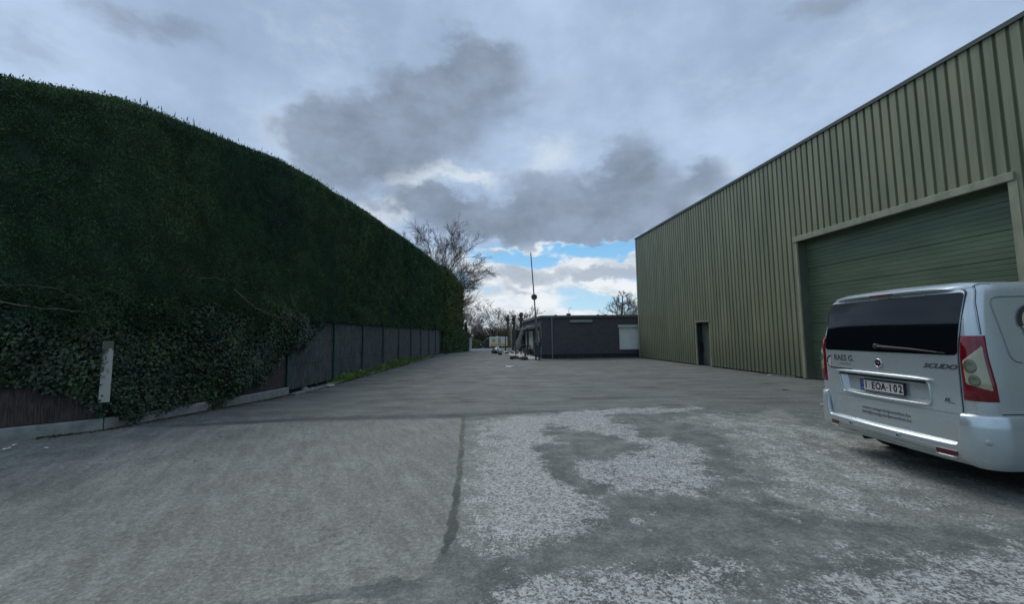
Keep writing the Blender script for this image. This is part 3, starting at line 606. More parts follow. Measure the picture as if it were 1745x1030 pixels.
V, F = sprigs(C, rng.normal(0, 1, (len(s), 3)) * [1, 1, .1], .035, .008, up * 0.0, rng, .2); V[:, 2] = np.clip(V[:, 2], zf(V[:, 1]) + .002, zf(V[:, 1]) + .02)
tag(npmesh('leaf_litter', V, F, litm), 'dry brown leaf litter gathered along the foot of the fence', 'leaf litter', kind='stuff')
stonem = mat('stone', (.22, .21, .19), .95, var=.35, scale=9, bump=.6, bscale=25)
def rock(name, loc, r, seed, label, group=None, m=None, cat='stone'):
    rr = random.Random(seed); bm = bmesh.new(); bmesh.ops.create_icosphere(bm, subdivisions=2, radius=1)
    for v in bm.verts:
        k = 1 + .18 * math.sin(v.co.x * 3 + seed) + .14 * math.sin(v.co.y * 4 + seed * 2) + rr.uniform(-.06, .06); v.co = Vector((v.co.x * r[0] * k, v.co.y * r[1] * k, max(v.co.z, -.5) * r[2] * k))
    me = bpy.data.meshes.new(name); bm.to_mesh(me); bm.free(); o = link(name, me, m or stonem, None, False); o.location = (loc[0], loc[1], loc[2] + r[2] * .45); return tag(o, label, cat, group)
rock('stone', (-5.76, 11.35, .0), (.13, .09, .09), 1, 'rounded grey stone at the foot of the fence, nearest the bare post', 'stones at the fence foot')
rock('stone', (-5.74, 11.75, .0), (.08, .08, .06), 2, 'smaller stone just behind the rounded one at the fence foot', 'stones at the fence foot')
rock('stone', (-5.62, 12.6, .0), (.16, .10, .05), 3, 'flat pale broken slab lying on the edging by the fence', 'stones at the fence foot', mat('pale_slab', (.38, .37, .35), .9, var=.2))
# ================================================================== WAREHOUSE (local: X along the wall toward the viewer, Y into the building)
WA = (10.6 - .109 * 25.2, 25.2); wang = math.atan2(-.994, .1083)
wh = empty('warehouse', (WA[0], WA[1], 0), wang, 'large olive green corrugated metal warehouse with a wide sectional door', 'warehouse')
cladm = mat('olive_cladding', (.20, .215, .165), .48, spec=.4); t, b = nodes_of(cladm)
co = t.n('ShaderNodeTexCoord').outputs['Object']; x_, y_, z_ = t.sep(co)
f1, _ = t.noise(t.v('MULTIPLY', co, (1, 1, .12)), 2.2, 6, .65); f2, _ = t.noise(t.v('MULTIPLY', co, (9, 1, .35)), 1.2, 5, .6); f3, _ = t.noise(co, 55, 2, .7)
c = t.mix(t.ss(f1, .3, .7), (.178, .186, .112), (.282, .272, .165)); c = t.mix(t.ss(f2, .45, .72, 0, .5), c, (.15, .155, .10))
c = t.mix(t.m('MULTIPLY', t.ss(t.m('ADD', z_, t.m('MULTIPLY', f1, -1.6)), .9, -.6), .6), c, (.10, .115, .072))     # algae at the foot
c = t.mix(t.m('MULTIPLY', t.ss(t.m('ADD', x_, t.m('MULTIPLY', f1, 6)), 14, 0), .45), c, (.17, .20, .14))            # greener toward the far corner
c = t.v('SCALE', c); t.L.new(t.m('ADD', .82, t.m('MULTIPLY', f3, .36)), c.node.inputs['Scale']); t.L.new(c, b.inputs['Base Color'])
bn = t.n('ShaderNodeBump'); bn.inputs['Strength'].default_value = .12; t.L.new(f3, bn.inputs['Height']); t.L.new(bn.outputs[0], b.inputs['Normal'])
trimm = mat('olive_trim', (.29, .285, .19), .5, var=.2, scale=3, stretch=(1, 1, .3)); darktrim = mat('dark_trim', (.03, .034, .03), .7)
L0, L1, HT = 0.0, 32.0, 7.5
DO = (12.40, 17.58, 4.38); PD = (6.36, 7.40, 1.98)
mb = MB(); prof = []; s = 0.0; pitch = .2075
while s < L1:
    for a, d in ((0, 0), (.140, 0), (.150, .052), (.198, .052)): prof.append((s + a, d))
    s += pitch
prof.append((s, 0))
zc_ = [0.05, 1.98, 4.38, HT]
V = []; 
for x, d in prof:
    for z in zc_: V.append((x, d, z))
F = []
for i in range(len(prof) - 1):
    xm = (prof[i][0] + prof[i + 1][0]) / 2
    for j in range(3):
        if DO[0] < xm < DO[1] and j < 2: continue
        if PD[0] < xm < PD[1] and j < 1: continue
        F.append((i * 4 + j, (i + 1) * 4 + j, (i + 1) * 4 + j + 1, i * 4 + j + 1))
mb.add(V, F); mb.build('cladding', cladm, wh)
# far gable, near gable, back wall, roof
mb = MB(); 
def gable(x, sgn):
    V = []; yy = 0; pr = []
    while yy < 22: 
        for a, d in ((0, 0), (.140, 0), (.150, .052), (.198, .052)): pr.append((yy + a, d))
        yy += pitch
    pr.append((yy, 0))
    for y, d in pr: V += [(x + sgn * (-d), y, .05), (x + sgn * (-d), y, HT + .02)]
    F = [(2 * i, 2 * i + 2, 2 * i + 3, 2 * i + 1) for i in range(len(pr) - 1)]; mb.add(V, F)
gable(0.0, -1); mb.build('end_wall', cladm, wh); mb = MB(); gable(L1, 1); mb.build('end_wall', cladm, wh)
mb = MB(); mb.box(-.03, L1 + .1, 22.2, 22.35, 0.0, HT); mb.build('back_wall', cladm, wh)
mb = MB(); mb.box(-.02, L1 + .05, .06, 22.15, HT - .3, HT - .12); mb.build('roof', mat('roof_sheet', (.2, .21, .2), .7), wh)
mb = MB(); mb.box(-.05, L1 + .05, -.045, .08, HT - .012, HT + .012); mb.box(-.05, L1 + .05, -.045, -.033, HT - .085, HT - .013); mb.build('parapet_cap', mat('cap_flashing', (.05, .058, .048), .45, var=.15, scale=2), wh)
mb = MB(); mb.box(-.055, .10, -.012, -.006, .06, HT - .09); mb.box(-.055, -.045, -.005, .12, .06, HT - .09); mb.build('corner_flashing', trimm, wh)
# foot: dark gap and small base strip, broken by doors
mb = MB()
for a, c_ in ((.02, PD[0] - .03), (PD[1] + .03, DO[0] - .02), (DO[1] + .02, L1)): mb.box(a, c_, .066, .14, -.05, .11)
mb.build('foundation', mat('dark_foundation', (.05, .052, .048), .95, var=.3, scale=6), wh)
# lintel, jambs and reveals of the large door
mb = MB(); mb.bbox(DO[0] - .12, DO[1] + .10, -.045, .05, DO[2] - .005, DO[2] + .165, .008); mb.build('door_lintel', trimm, wh)
for a_, c_ in ((DO[0] - .075, DO[0] + .01), (DO[1] - .01, DO[1] + .13)): mb = MB(); mb.box(a_, c_, -.014, .04, .03, DO[2] - .01); mb.build('door_jamb', trimm, wh)
RV = .34
mb = MB(); mb.box(DO[0] - .02, DO[0], .042, RV + .06, 0, DO[2] + .02); mb.box(DO[1], DO[1] + .02, .045, RV + .06, 0, DO[2] + .02); mb.box(DO[0] - .02, DO[1] + .02, .055, RV + .06, DO[2] + .021, DO[2] + .04); mb.build('door_reveal', mat('reveal_sheet', (.10, .115, .085), .6, var=.15, scale=2), wh)
# sectional door: profiled along z
sdm = mat('green_door', (.110, .150, .088), .5, var=.2, scale=1.2, stretch=(.5, 1, 2)); 
pr = []; z = 0.02; k = 0
while z < DO[2] + .02:
    pr += [(z, 0), (z + .085, .0), (z + .093, .008 if k % 5 < 4 else .02), (z + .103, .008 if k % 5 < 4 else .02), (z + .11, 0)]; z += .1165; k += 1
V = []; 
for z, d in pr: V += [(DO[0], RV + d, z), (DO[1], RV + d, z)]
F = [(2 * i, 2 * i + 1, 2 * i + 3, 2 * i + 2) for i in range(len(pr) - 1)]
mb = MB(); mb.add(V, F); sdo = mb.build('sectional_door', sdm, wh)
mb = MB(); mb.bbox(14.7, 14.95, RV - .03, RV - .002, .95, .99, .006); mb.build('handle', darktrim, sdo)
mb = MB(); mb.box(DO[0], DO[1], RV - .01, RV + .03, .0, .018); mb.build('rubber_seal', darktrim, sdo)
# personnel door
mb = MB(); mb.box(PD[0] - .02, PD[0], .04, .34, 0.0, PD[2] + .02); mb.box(PD[1], PD[1] + .02, .04, .34, 0, PD[2] + .02); mb.box(PD[0] - .02, PD[1] + .02, .045, .34, PD[2] + .021, PD[2] + .04); mb.build('door_reveal', mat('dark_reveal', (.02, .032, .032), .6), wh)
mb = MB(); mb.box(PD[0] - .07, PD[0] + .004, -.012, .038, .02, PD[2] - .01); mb.box(PD[1] - .004, PD[1] + .07, -.012, .038, .02, PD[2] - .01); mb.box(PD[0] - .09, PD[1] + .07, -.03, .04, PD[2] - .008, PD[2] + .05); mb.build('door_frame', trimm, wh)
mb = MB(); mb.bbox(PD[0] + .005, PD[1] - .005, .29, .33, .03, PD[2], .004); pdo = mb.build('personnel_door', mat('olive_door', (.13, .15, .11), .5, var=.15, scale=3), wh)
mb = MB(); mb.bbox(PD[1] - .16, PD[1] - .11, .272, .288, .92, 1.14, .004); mb.tube([(PD[1] - .135, .27, 1.05), (PD[1] - .135, .235, 1.05), (PD[1] - .25, .235, 1.05)], .009, 8); mb.build('handle', darktrim, pdo)
mb = MB(); mb.bbox(PD[0] + .006, PD[0] + .10, .06, .25, .62, 1.08, .01); mb.build('letter_box', mat('dark_box', (.01, .012, .015), .5), wh)

# ================================================================== LOW BRICK BUILDING
BA = (1.82, 25.45); bang = math.atan(.109) - .03
bb = empty('brick_building', (BA[0], BA[1], 0), bang, 'low flat-roofed building of dark brick with white roller shutters, beside the warehouse', 'building')
brm = mat('dark_brick', (.04, .035, .04), .85); t, b = nodes_of(brm)
co = t.n('ShaderNodeTexCoord').outputs['Object']; x_, y_, z_ = t.sep(co)
nrm = t.n('ShaderNodeNewGeometry')
brk = t.n('ShaderNodeTexBrick'); t.L.new(t.comb(t.m('ADD', x_, y_), z_, 0.0), brk.inputs['Vector']); brk.inputs['Scale'].default_value = 1
brk.inputs['Brick Width'].default_value = .22; brk.inputs['Row Height'].default_value = .065; brk.inputs['Mortar Size'].default_value = .006
brk.inputs['Color1'].default_value = (.070, .066, .074, 1); brk.inputs['Color2'].default_value = (.108, .088, .090, 1); brk.inputs['Mortar'].default_value = (.075, .078, .09, 1)
f1, _ = t.noise(co, 1.1, 5, .6); c = t.mix(t.ss(f1, .4, .7, 0, .5), brk.outputs['Color'], (.055, .062, .078)); t.L.new(c, b.inputs['Base Color'])
bn = t.n('ShaderNodeBump'); bn.inputs['Strength'].default_value = .5; bn.invert = True; t.L.new(brk.outputs['Fac'], bn.inputs['Height']); t.L.new(bn.outputs[0], b.inputs['Normal'])
BH = 2.62; BW = 9.0; BD = 11.0
SH = [(6.2, .5, 1.0, .48, 1.98)]      # front shutter opening lies at x 5.0..6.2
def wall_with_openings(mb, ax, lo, hi, z0, z1, ops, th):
    """ax 'x': wall in plane y=0; ax 'y': wall in plane x=0; ops (a,b,za,zb)"""
    cuts = sorted({lo, hi, *[o[0] for o in ops], *[o[1] for o in ops]})
    for a, c_ in zip(cuts[:-1], cuts[1:]):
        m_ = (a + c_) / 2; hit = [o for o in ops if o[0] < m_ < o[1]]
        zs = [(z0, z1)] if not hit else [(z0, hit[0][2]), (hit[0][3], z1)]
        for q0, q1 in zs:
            if q1 - q0 < .01: continue
            mb.box(a, c_, 0, th, q0, q1) if ax == 'x' else mb.box(0, th, a, c_, q0, q1)
fop = [(4.98, 6.35, .50, 1.99)]
mb = MB(); wall_with_openings(mb, 'x', 0, BW, .26, BH, fop, .22); mb.build('front_wall', brm, bb)
sop = [(1.0, 2.6, .16, 1.78), (4.3, 6.7, .52, 1.78), (7.6, 8.9, .60, 1.78)]
mb = MB(); wall_with_openings(mb, 'y', .222, BD, .26, BH, sop, .22); mb.build('side_wall', brm, bb)
mb = MB(); mb.box(.02, BW, .02, BD, -.4, .258); mb.build('plinth', mat('dark_plinth', (.03, .032, .04), .9, var=.3, scale=5), bb)
mb = MB(); mb.box(.23, BW, BD - .2, BD, .26, BH); mb.box(BW - .2, BW, .23, BD - .21, .26, BH); mb.build('back_wall', brm, bb)
mb = MB(); mb.box(-.06, BW, -.06, BD + .05, BH + .003, BH + .05); mb.build('roof', mat('bitumen_roof', (.05, .055, .06), .85, var=.2), bb)
mb = MB(); mb.box(-.08, BW * .72, -.085, -.062, BH - .07, BH + .08); mb.box(-.085, -.062, -.06, BD + .06, BH - .07, BH + .08); mb.build('fascia', mat('roof_edge', (.10, .11, .10), .6, var=.2, scale=4), bb)
mb = MB(); mb.box(BW * .722, BW, -.08, -.062, BH - .15, BH + .05); mb.build('fascia', mat('roof_edge_dark', (.03, .032, .036), .6), bb)
shm = mat('white_shutter', (.80, .82, .78), .55, var=.06, scale=2)
def shutter(parent, ax, a, c_, z0, z1, off, name='roller_shutter'):
    mb = MB(); V = []; pr = []; z = z0
    while z < z1 - .001: pr += [(z, .012), (z + .008, 0), (z + .045, 0), (z + .052, .012)]; z += .055
    for z, d in pr: V += ([(a, off + d, min(z, z1)), (c_, off + d, min(z, z1))] if ax == 'x' else [(off + d, a, min(z, z1)), (off + d, c_, min(z, z1))])
    F = [(2 * i, 2 * i + 1, 2 * i + 3, 2 * i + 2) for i in range(len(pr) - 1)]; mb.add(V, F); return mb.build(name, shm, parent)
sh = shutter(bb, 'x', 4.99, 6.34, .50, 1.985, .09)
mb = MB(); mb.bbox(4.92, 6.45, -.05, .085, 1.90, 2.06, .01); mb.build('shutter_box', mat('shutter_box', (.52, .54, .53), .5), sh)
mb = MB(); mb.box(4.94, 6.4, -.04, .08, .44, .497); mb.build('sill', mat('stone_sill', (.10, .11, .115), .8), bb)
railm = mat('rail_white', (.42, .44, .43), .5)
for (a, c_, z0, z1) in sop:
    sh = shutter(bb, 'y', a + .01, c_ - .01, z0, z1, .03)
    for q_ in (a, c_ - .05): mb = MB(); mb.box(.0, .028, q_, q_ + .05, z0, z1 - .005); mb.build('guide_rail', railm, sh)
mb = MB(); mb.box(-.02, -.001, 4.2, 6.8, .42, .515); mb.box(-.1, -.021, 4.2, 6.8, .49, .518); mb.build('sill', mat('white_sill', (.55, .56, .54), .6), bb)
mb = MB(); mb.bbox(-.62, -.003, .9, 2.9, 2.02, 2.12, .01); mb.bbox(-.5, -.003, 2.95, BD, 1.95, 2.01, .01); mb.build('canopy', mat('canopy_white', (.34, .37, .38), .6, var=.1), bb)
mb = MB()
for y in (3.3,): mb.box(-.55, -.45, y - .05, y + .05, .05, 2.015)
mb.build('canopy_post', mat('dark_post', (.03, .035, .035), .6), bb)
mb = MB(); mb.tube([(.66, -.06, .02), (.66, -.06, BH - .08), (.66, -.03, BH + .03)], .04, 10)
for z in (.5, 1.4, 2.3): mb.box(.605, .715, -.07, -.002, z, z + .035)
mb.build('drainpipe', mat('grey_pipe', (.20, .22, .24), .45, var=.1), bb, False)
mb = MB(); mb.bbox(1.80, 3.25, -.13, -.005, 2.27, 2.40, .02); lp = mb.build('strip_lamp', mat('lamp_cover', (.28, .30, .33), .45), bb)
mb = MB(); mb.bbox(1.84, 3.21, -.115, -.02, 2.245, 2.268, .008); mb.build('diffuser', mat('lamp_diffuser', (.4, .42, .42), .3), lp)
vent_m = mat('roof_vent', (.06, .06, .065), .7)
mb = MB(); mb.lathe([(.13, 0), (.13, .10), (.17, .11), (.15, .16), (.05, .18)], (1.86, .5, BH + .05), 12); mb.build('roof_vent', vent_m, bb)
mb = MB(); mb.tube([(1.90, .52, BH + .22), (1.88, .52, BH + .42), (1.95, .52, BH + .56), (2.03, .52, BH + .60), (2.06, .52, BH + .55)], .014, 6); mb.build('hooked_pipe', mat('pale_pipe', (.3, .32, .34), .4), bb)
for x in (1.15, 4.0, 4.5):
    mb = MB(); mb.lathe([(.07, 0), (.07, .07), (.1, .08), (.09, .12), (.02, .14)], (x, 1.2, BH + .05), 10); mb.build('roof_vent', vent_m, bb)

# ================================================================== BARRIER
ba = empty('barrier', (1.48, 24.35, 0), 0, 'raised lift barrier with a round disc and a green drive cabinet by the brick building', 'barrier')
gcm = mat('green_cabinet', (.018, .055, .052), .5, var=.15, scale=5); blm = mat('boom_paint', (.16, .145, .155), .5, var=.2, scale=6)
mb = MB(); mb.bbox(-.17, .17, -.15, .15, .30, 1.02, .02); mb.bbox(-.20, .20, -.18, .18, 1.022, 1.06, .008); cb = mb.build('cabinet', gcm, ba)
mb = MB(); mb.bbox(-.13, .13, -.162, -.151, .36, .95, .004); mb.build('cabinet_door', gcm, cb)
mb = MB(); mb.bbox(-.14, -.06, -.12, .12, .0, .298, .01); mb.bbox(.06, .14, -.12, .12, .0, .298, .01); mb.build('base', mat('dark_steel', (.02, .022, .028), .6), ba)
mb = MB(); mb.bbox(.18, .24, -.06, .06, .82, 1.30, .01); mb.tube([(.10, -.19, .93), (.10, -.24, .93)], .06, 12); mb.build('pivot', mat('pivot_steel', (.03, .03, .03), .5), ba)
b0 = Vector((.02, -.21, .85)); b1 = Vector((-.31, -.21, 6.45)); mb = MB()
mb.tube([b0, b0.lerp(b1, .33)], [.075, .065], 8); mb.tube([b0.lerp(b1, .325), b1], [.042, .030], 8); mb.build('boom', blm, ba)
c0 = b0.lerp(b1, .518); mb = MB(); mb.lathe([(.02, -.008), (.175, -.008), (.18, 0), (.175, .008), (.02, .008)], (c0.x, c0.y - .055, c0.z), 28, 'y')
dsc = mb.build('disc_sign', mat('disc_back', (.045, .05, .05), .6, var=.2, scale=8), ba)
mb = MB(); mb.box(c0.x - .02, c0.x + .02, c0.y - .044, c0.y - .03, c0.z - .1, c0.z + .1); mb.build('clamp', blm, dsc)

# ================================================================== litter on the yard
def litter(loc, r, m, label, cat, seed):
    rr = random.Random(seed); mb = MB(); n = 8; V = [(0, 0, .02)]
    for i in range(n):
        a = 2 * math.pi * i / n; q = rr.uniform(.6, 1.1); V.append((r[0] * q * math.cos(a), r[1] * q * math.sin(a), .004 + rr.uniform(0, .03)))
    V2 = V + [(x, y, z + .003) for x, y, z in V]
    F = [(0, i + 1, (i + 1) % n + 1) for i in range(n)] + [(n + 1, (i + 1) % n + n + 2, i + n + 2) for i in range(n)] + [(i + 1, (i + 1) % n + 1, (i + 1) % n + n + 2, i + n + 2) for i in range(n)]
    mb.add(V2, F); o = mb.build('crumpled_paper' if cat == 'paper' else 'fallen_leaf', m); o.location = loc; return tag(o, label, cat)
pm = mat('white_paper', (.6, .6, .58), .8); lm = mat('red_leaf', (.22, .09, .07), .7)
g1 = gpt(869, 625.5); litter((g1[0], g1[1], .003), (.30, .16), mat('white_plastic', (.75, .78, .78), .4), 'flattened white plastic scrap lying in the lane', 'paper', 1)
g1 = gpt(1338, 665); litter((g1[0], g1[1], .003), (.09, .07), lm, 'reddish dry leaf on the asphalt in front of the warehouse wall', 'leaf', 2)
g1 = gpt(1311, 641); litter((g1[0], g1[1], .003), (.09, .08), pm, 'small white paper at the foot of the corrugated wall', 'paper', 3)
for i, (u, v, lab) in enumerate([(12, 768, 'white paper crumb nearest the left frame edge'), (25, 762, 'largest of the white paper crumbs by the concrete plinth'), (77, 766, 'white paper crumb farthest right of the three by the plinth')]):
    g1 = gpt(u, v); litter((g1[0], g1[1], .003), (.05, .03), pm, lab, 'paper', 5 + i)['group'] = 'paper crumbs by the plinth'
g1 = gpt(1047, 617); litter((g1[0], g1[1], .003), (.14, .09), pm, 'pale scrap of paper on the asphalt before the brick building', 'paper', 12)
# metal strips fallen along the wall foot
mb = MB(); mb.box(-.55, .55, -.03, .03, .0, .035); mb.box(-.2, .75, .06, .09, .0, .03); o = mb.build('metal_strip', mat('weathered_strip', (.16, .17, .14), .7, var=.3, scale=9)); o.location = (9.02, 13.75, .004); o.rotation_euler = (0, 0, R(98)); tag(o, 'two weathered metal strips lying along the foot of the corrugated wall', 'metal strip')
# ================================================================== TREES AND FAR THINGS
barkm = mat('bark', (.055, .043, .038), .95, var=.35, scale=5, bump=.5, bscale=12); twigm = mat('twigs', (.22, .175, .15), .9, var=.2, scale=2)
def tree(loc, H, seed, label, group=None, spread=.75, trunk=.28, r0=.22, lv=(7, 7, 6, 4), tw=.010, up_=.12, droop=0.0, lens=(.55, .42, .42, .45), cone=False, bark=None, twig=None, name='bare_tree', cat='tree', maxw=None):
    rr = random.Random(seed); root = empty(name, loc, rr.uniform(0, 6), label, cat, group)
    tb = MB(); cb = MB()
    def seg_(p, d, L, r, level, n):
        pts = [p.copy()]; dd = d.copy(); rs = [r]
        for i in range(n):
            dd = (dd + Vector((rr.gauss(0, .13), rr.gauss(0, .13), rr.gauss(0, .09) + (up_ if level < 3 else -droop)))).normalized(); pts.append(pts[-1] + dd * L / n); rs.append(max(tw * .5, r * (1 - .62 * (i + 1) / n)))
        return pts, rs
    def grow(p, d, L, r, level):
        n = (6, 5, 4, 3, 2)[min(level, 4)]; pts, rs = seg_(p, d, L, r, level, n)
        (tb if level == 0 else cb).tube(pts, rs, (8, 5, 4, 3, 3)[min(level, 4)], cap=level < 2)
        if level >= len(lv): return
        k = lv[level]
        for i in range(k):
            f = rr.uniform(.35 if level else trunk, 1.0) if i else .98; q = f * n; a = int(min(q, n - 1)); pp = pts[a].lerp(pts[a + 1], q - a); ax = (pts[a + 1] - pts[a]).normalized()
            e = Vector((rr.gauss(0, 1), rr.gauss(0, 1), rr.gauss(0, .5))); e = (e - ax * e.dot(ax)).normalized(); ang = rr.uniform(.35, 1.0) * (spread if level == 0 else .8)
            if cone and level == 0: ang = 1.25; 
            nd = (ax * math.cos(ang) + e * math.sin(ang)).normalized(); lf = L * lens[level] * rr.uniform(.7, 1.2) * ((1.25 - f) if cone and level == 0 else 1)
            grow(pp, nd, lf, max(tw, rs[a] * .55), level + 1)
    grow(Vector((0, 0, -.1)), Vector((0, 0, 1)), H * (.95 if cone else .62), r0, 0)
    tb.build('trunk', bark or barkm, root, True); cb.build('crown', twig or twigm, root); return root
# the big bare tree behind the hedges
tree((-10.0, 49.5, zg(49)), 14.0, 21, 'large bare spreading tree rising behind the tall hedge', spread=1.0, trunk=.10, r0=.28, lv=(28, 13, 11, 6), tw=.013, up_=.015, lens=(.66, .44, .42, .5))
tree((-6.9, 52.5, zg(52)), 7.6, 6, 'smaller bare tree drooping over the lane beside the big one', spread=1.0, trunk=.2, r0=.16, lv=(14, 10, 8, 6), tw=.012, up_=.0, droop=.03, lens=(.55, .48, .45, .5))
tree((16.2, 60, zg(60)), 8.6, 9, 'bare conical tree behind the brick building roof', trunk=.25, r0=.2, lv=(26, 8, 6, 3), tw=.014, cone=True, lens=(.42, .45, .5, .5))
tree((19.5, 64, zg(64)), 8.8, 10, 'rounder bare tree against the warehouse corner', trunk=.3, r0=.2, lv=(10, 8, 6, 4), tw=.016)
# row of bare trees beyond the lane end
farl = ['bare tree farthest left beyond the lane end', 'bushy bare tree behind the parked box van cab', 'wide bare tree right behind the box van', 'bare tree between the van and the pollards', 'bare tree just left of the brick building', 'slim bare tree behind the pollarded trunks', 'bare scrubby tree behind the green bush', 'bare tree far behind the box van roof']
for i, (x, y, H, sd_) in enumerate([(-12.5, 104, 8.5, 31), (-8.6, 101, 8.0, 32), (-5.2, 103, 9.3, 33), (-2.2, 108, 8.2, 34), (3.4, 104, 9.0, 35), (0.8, 106, 8.4, 36), (-10.4, 100, 6.8, 37), (-4.0, 116, 9.6, 38)]):
    tree((x, y, -1.52), H * 1.12, sd_, farl[i], 'bare trees beyond the lane', spread=1.1, trunk=.12, r0=.2, lv=(11, 8, 6, 4), tw=.022, up_=.03, lens=(.62, .5, .45, .45))
bushm = foliage_mat('bush_leaves', (0.08, 0.09, 0.045), (0.15, 0.145, 0.075), .5, bscale=.7, brown=(.15, .115, .07))
bushd = foliage_mat('dark_bush', (0.05, 0.058, 0.038), (0.09, 0.092, 0.052), .5, bscale=.7, brown=(.09, .07, .055))
bushg = foliage_mat('green_bush', (0.075, 0.11, 0.045), (0.12, 0.155, 0.06), .5, bscale=.7)
def bush(loc, r, h, n, m, label, seed, group=None, L=.3, name='bush'):
    rg = np.random.default_rng(seed); root = empty(name, loc, 0, label, 'bush', group)
    lobes = [(rg.uniform(-.55, .55) * r[0], rg.uniform(-.5, .5) * r[1], rg.uniform(.35, .68) * h, rg.uniform(.4, .6)) for _ in range(8)]
    Cs = []; Ns = []
    for lx, ly, lz, lr in lobes:
        k = n // 8; d = rg.normal(0, 1, (k, 3)); d /= np.linalg.norm(d, axis=1)[:, None]; q = rg.uniform(.55, 1.05, (k, 1)) ** .6
        c = np.array([lx, ly, lz]) + d * q * np.array([r[0] * lr, r[1] * lr, min(h * lr, h - lz)]); c[:, 2] = np.maximum(c[:, 2], .02); Cs.append(c); Ns.append(d)
    V, F = sprigs(np.concatenate(Cs), np.concatenate(Ns), L, L * .25, up * .5, rg); npmesh('foliage', V, F, m, root)
    mb = MB()
    for i in range(7): a = rg.uniform(0, 6.28); mb.tube([(0, 0, -.1), (math.cos(a) * r[0] * .3, math.sin(a) * r[1] * .3, h * .4), (math.cos(a) * r[0] * .55, math.sin(a) * r[1] * .5, h * .75)], [.05, .03, .012], 5)
    mb.build('stem', barkm, root); return root
bush((-8.8, 88.6, -1.5), (2.4, 1.2), 2.1, 3200, bushg, 'broad green bush at the left of the lane end', 1, 'bushes beyond the lane', .22)
bush((-10.8, 93, -1.5), (1.8, 1.5), 3.4, 3000, bushd, 'dark bush in the gap beside the low hedge', 2, 'bushes beyond the lane')
bush((-6.6, 96, -1.5), (2.8, 1.5), 3.6, 4200, bushd, 'dark tangled thicket directly behind the box van cab', 3, 'bushes beyond the lane')
bush((-2.6, 98, -1.5), (2.8, 1.5), 4.1, 4200, bushm, 'olive brown thicket behind the white van box', 4, 'bushes beyond the lane')
bush((1.5, 99, -1.5), (2.6, 1.5), 4.4, 4200, bushd, 'dark thicket behind the pollarded trees', 5, 'bushes beyond the lane')
bush((4.6, 80, -1.42), (2.4, 1.5), 3.6, 3500, bushd, 'dark bush behind the corner of the brick building', 6, 'bushes beyond the lane')
bush((-3.6, 112, -1.5), (9.5, 2), 5.0, 7000, bushm, 'long olive hedge mass at the back of the scene', 7, 'bushes beyond the lane', .45)
# slim dark conifer at the lane end
cy = empty('conifer', (-8.15, 71, zg(71)), 0, 'narrow dark columnar conifer behind the low hedge end', 'tree'); rg = np.random.default_rng(8)
n = 4500; z = rg.uniform(.3, 4.9, n); rad = .34 * np.sin(np.clip((5.0 - z) / 4.8, 0, 1) * 2.2) * rg.uniform(.6, 1.1, n) ; a = rg.uniform(0, 6.28, n); V, F = sprigs(np.stack([rad * np.cos(a), rad * np.sin(a), z], 1), np.stack([np.cos(a), np.sin(a), 0 * a], 1), .22, .03, up * 1.5, rg, .4)
npmesh('crown', V, F, bushd, cy); mb = MB(); mb.tube([(0, 0, -.1), (0, 0, 4.6)], [.09, .03], 7); mb.build('trunk', barkm, cy)

# pollarded trees in a row by the pavement
polm = mat('pollard_bark', (.17, .125, .07), .95, var=.4, scale=4, bump=.6, bscale=14, col2=(.24, .20, .12)); pold = mat('pollard_dark', (.085, .07, .06), .95, var=.3, scale=5, bump=.6, bscale=14)
def pollard(loc, H, lean, seed, label, m, r=.15):
    rr = random.Random(seed); root = empty('pollarded_tree', loc, 0, label, 'tree', 'pollarded trees by the lane'); mb = MB(); P3 = []; 
    for i in range(9): f = i / 8; P3.append((lean * (1 - f) + .05 * math.sin(i * 1.9 + seed), .04 * math.cos(i * 2.3), H * f - .05))
    mb.tube(P3, [r * (1.25 - .5 * i / 8 + .12 * math.sin(i * 2.7 + seed)) for i in range(9)], 9); mb.build('trunk', m, root, True)
    kb_ = MB()
    for i in range(6):
        a = rr.uniform(0, 6.28); z = H * (1.0 if i < 3 else rr.uniform(.72, .92)); d = Vector((math.cos(a) * .7, math.sin(a) * .5, rr.uniform(.5, 1.3))).normalized(); p = Vector((0, 0, z - .08)); L = rr.uniform(.12, .42)
        q = p + d * L; kb_.tube([p, q, q + d * .07, q + d * .14], [r * .55, r * .5, r * .85, r * .35], 7)
    kb_.tube([(0, 0, H - .3), (0, 0, H - .1), (0, 0, H + .05), (0, 0, H + .14)], [r * .8, r * 1.25, r * 1.2, r * .4], 8); kb_.build('crown', pold, root, True); return root
pollard((-.62, 50, zg(50)), 3.95, .40, 1, 'leftmost pollarded tree, its ochre trunk leaning', polm, .19)
pollard((.20, 47, zg(47)), 3.75, -.05, 2, 'middle pollarded tree with a stubby side knob', pold, .175)
pollard((.92, 42, zg(42)), 3.75, -.12, 3, 'tallest and rightmost pollarded tree beside the brick building', pold, .175)
mb = MB(); mb.tube([(0, 0, 0), (0, 0, 3.35)], .10, 8); mb.lathe([(.05, 3.35), (.12, 3.38), (.12, 3.42), (.02, 3.45)], (0, 0, 0), 10)
o = mb.build('bare_pole', mat('pale_birch', (.35, .32, .24), .9, var=.2, scale=3)); o.location = (-.15, 52, zg(52)); tag(o, 'pale slim pole standing between the left and middle pollards', 'pole')
mb = MB(); mb.tube([(0, 0, 0), (0, 0, 2.85)], .055, 8); mb.lathe([(.055, 2.85), (.11, 2.9), (.11, 3.05), (.03, 3.10)], (0, 0, 0), 10); mb.lathe([(.1, 0), (.1, .25), (.06, .3)], (0, 0, 0), 10)
o = mb.build('lamp_post', mat('black_steel', (.012, .013, .014), .5)); o.location = (-1.05, 60, zg(60)); o.scale = (1.3, 1.3, 1.0); tag(o, 'thin black lamp post in front of the parked box van', 'lamp post')

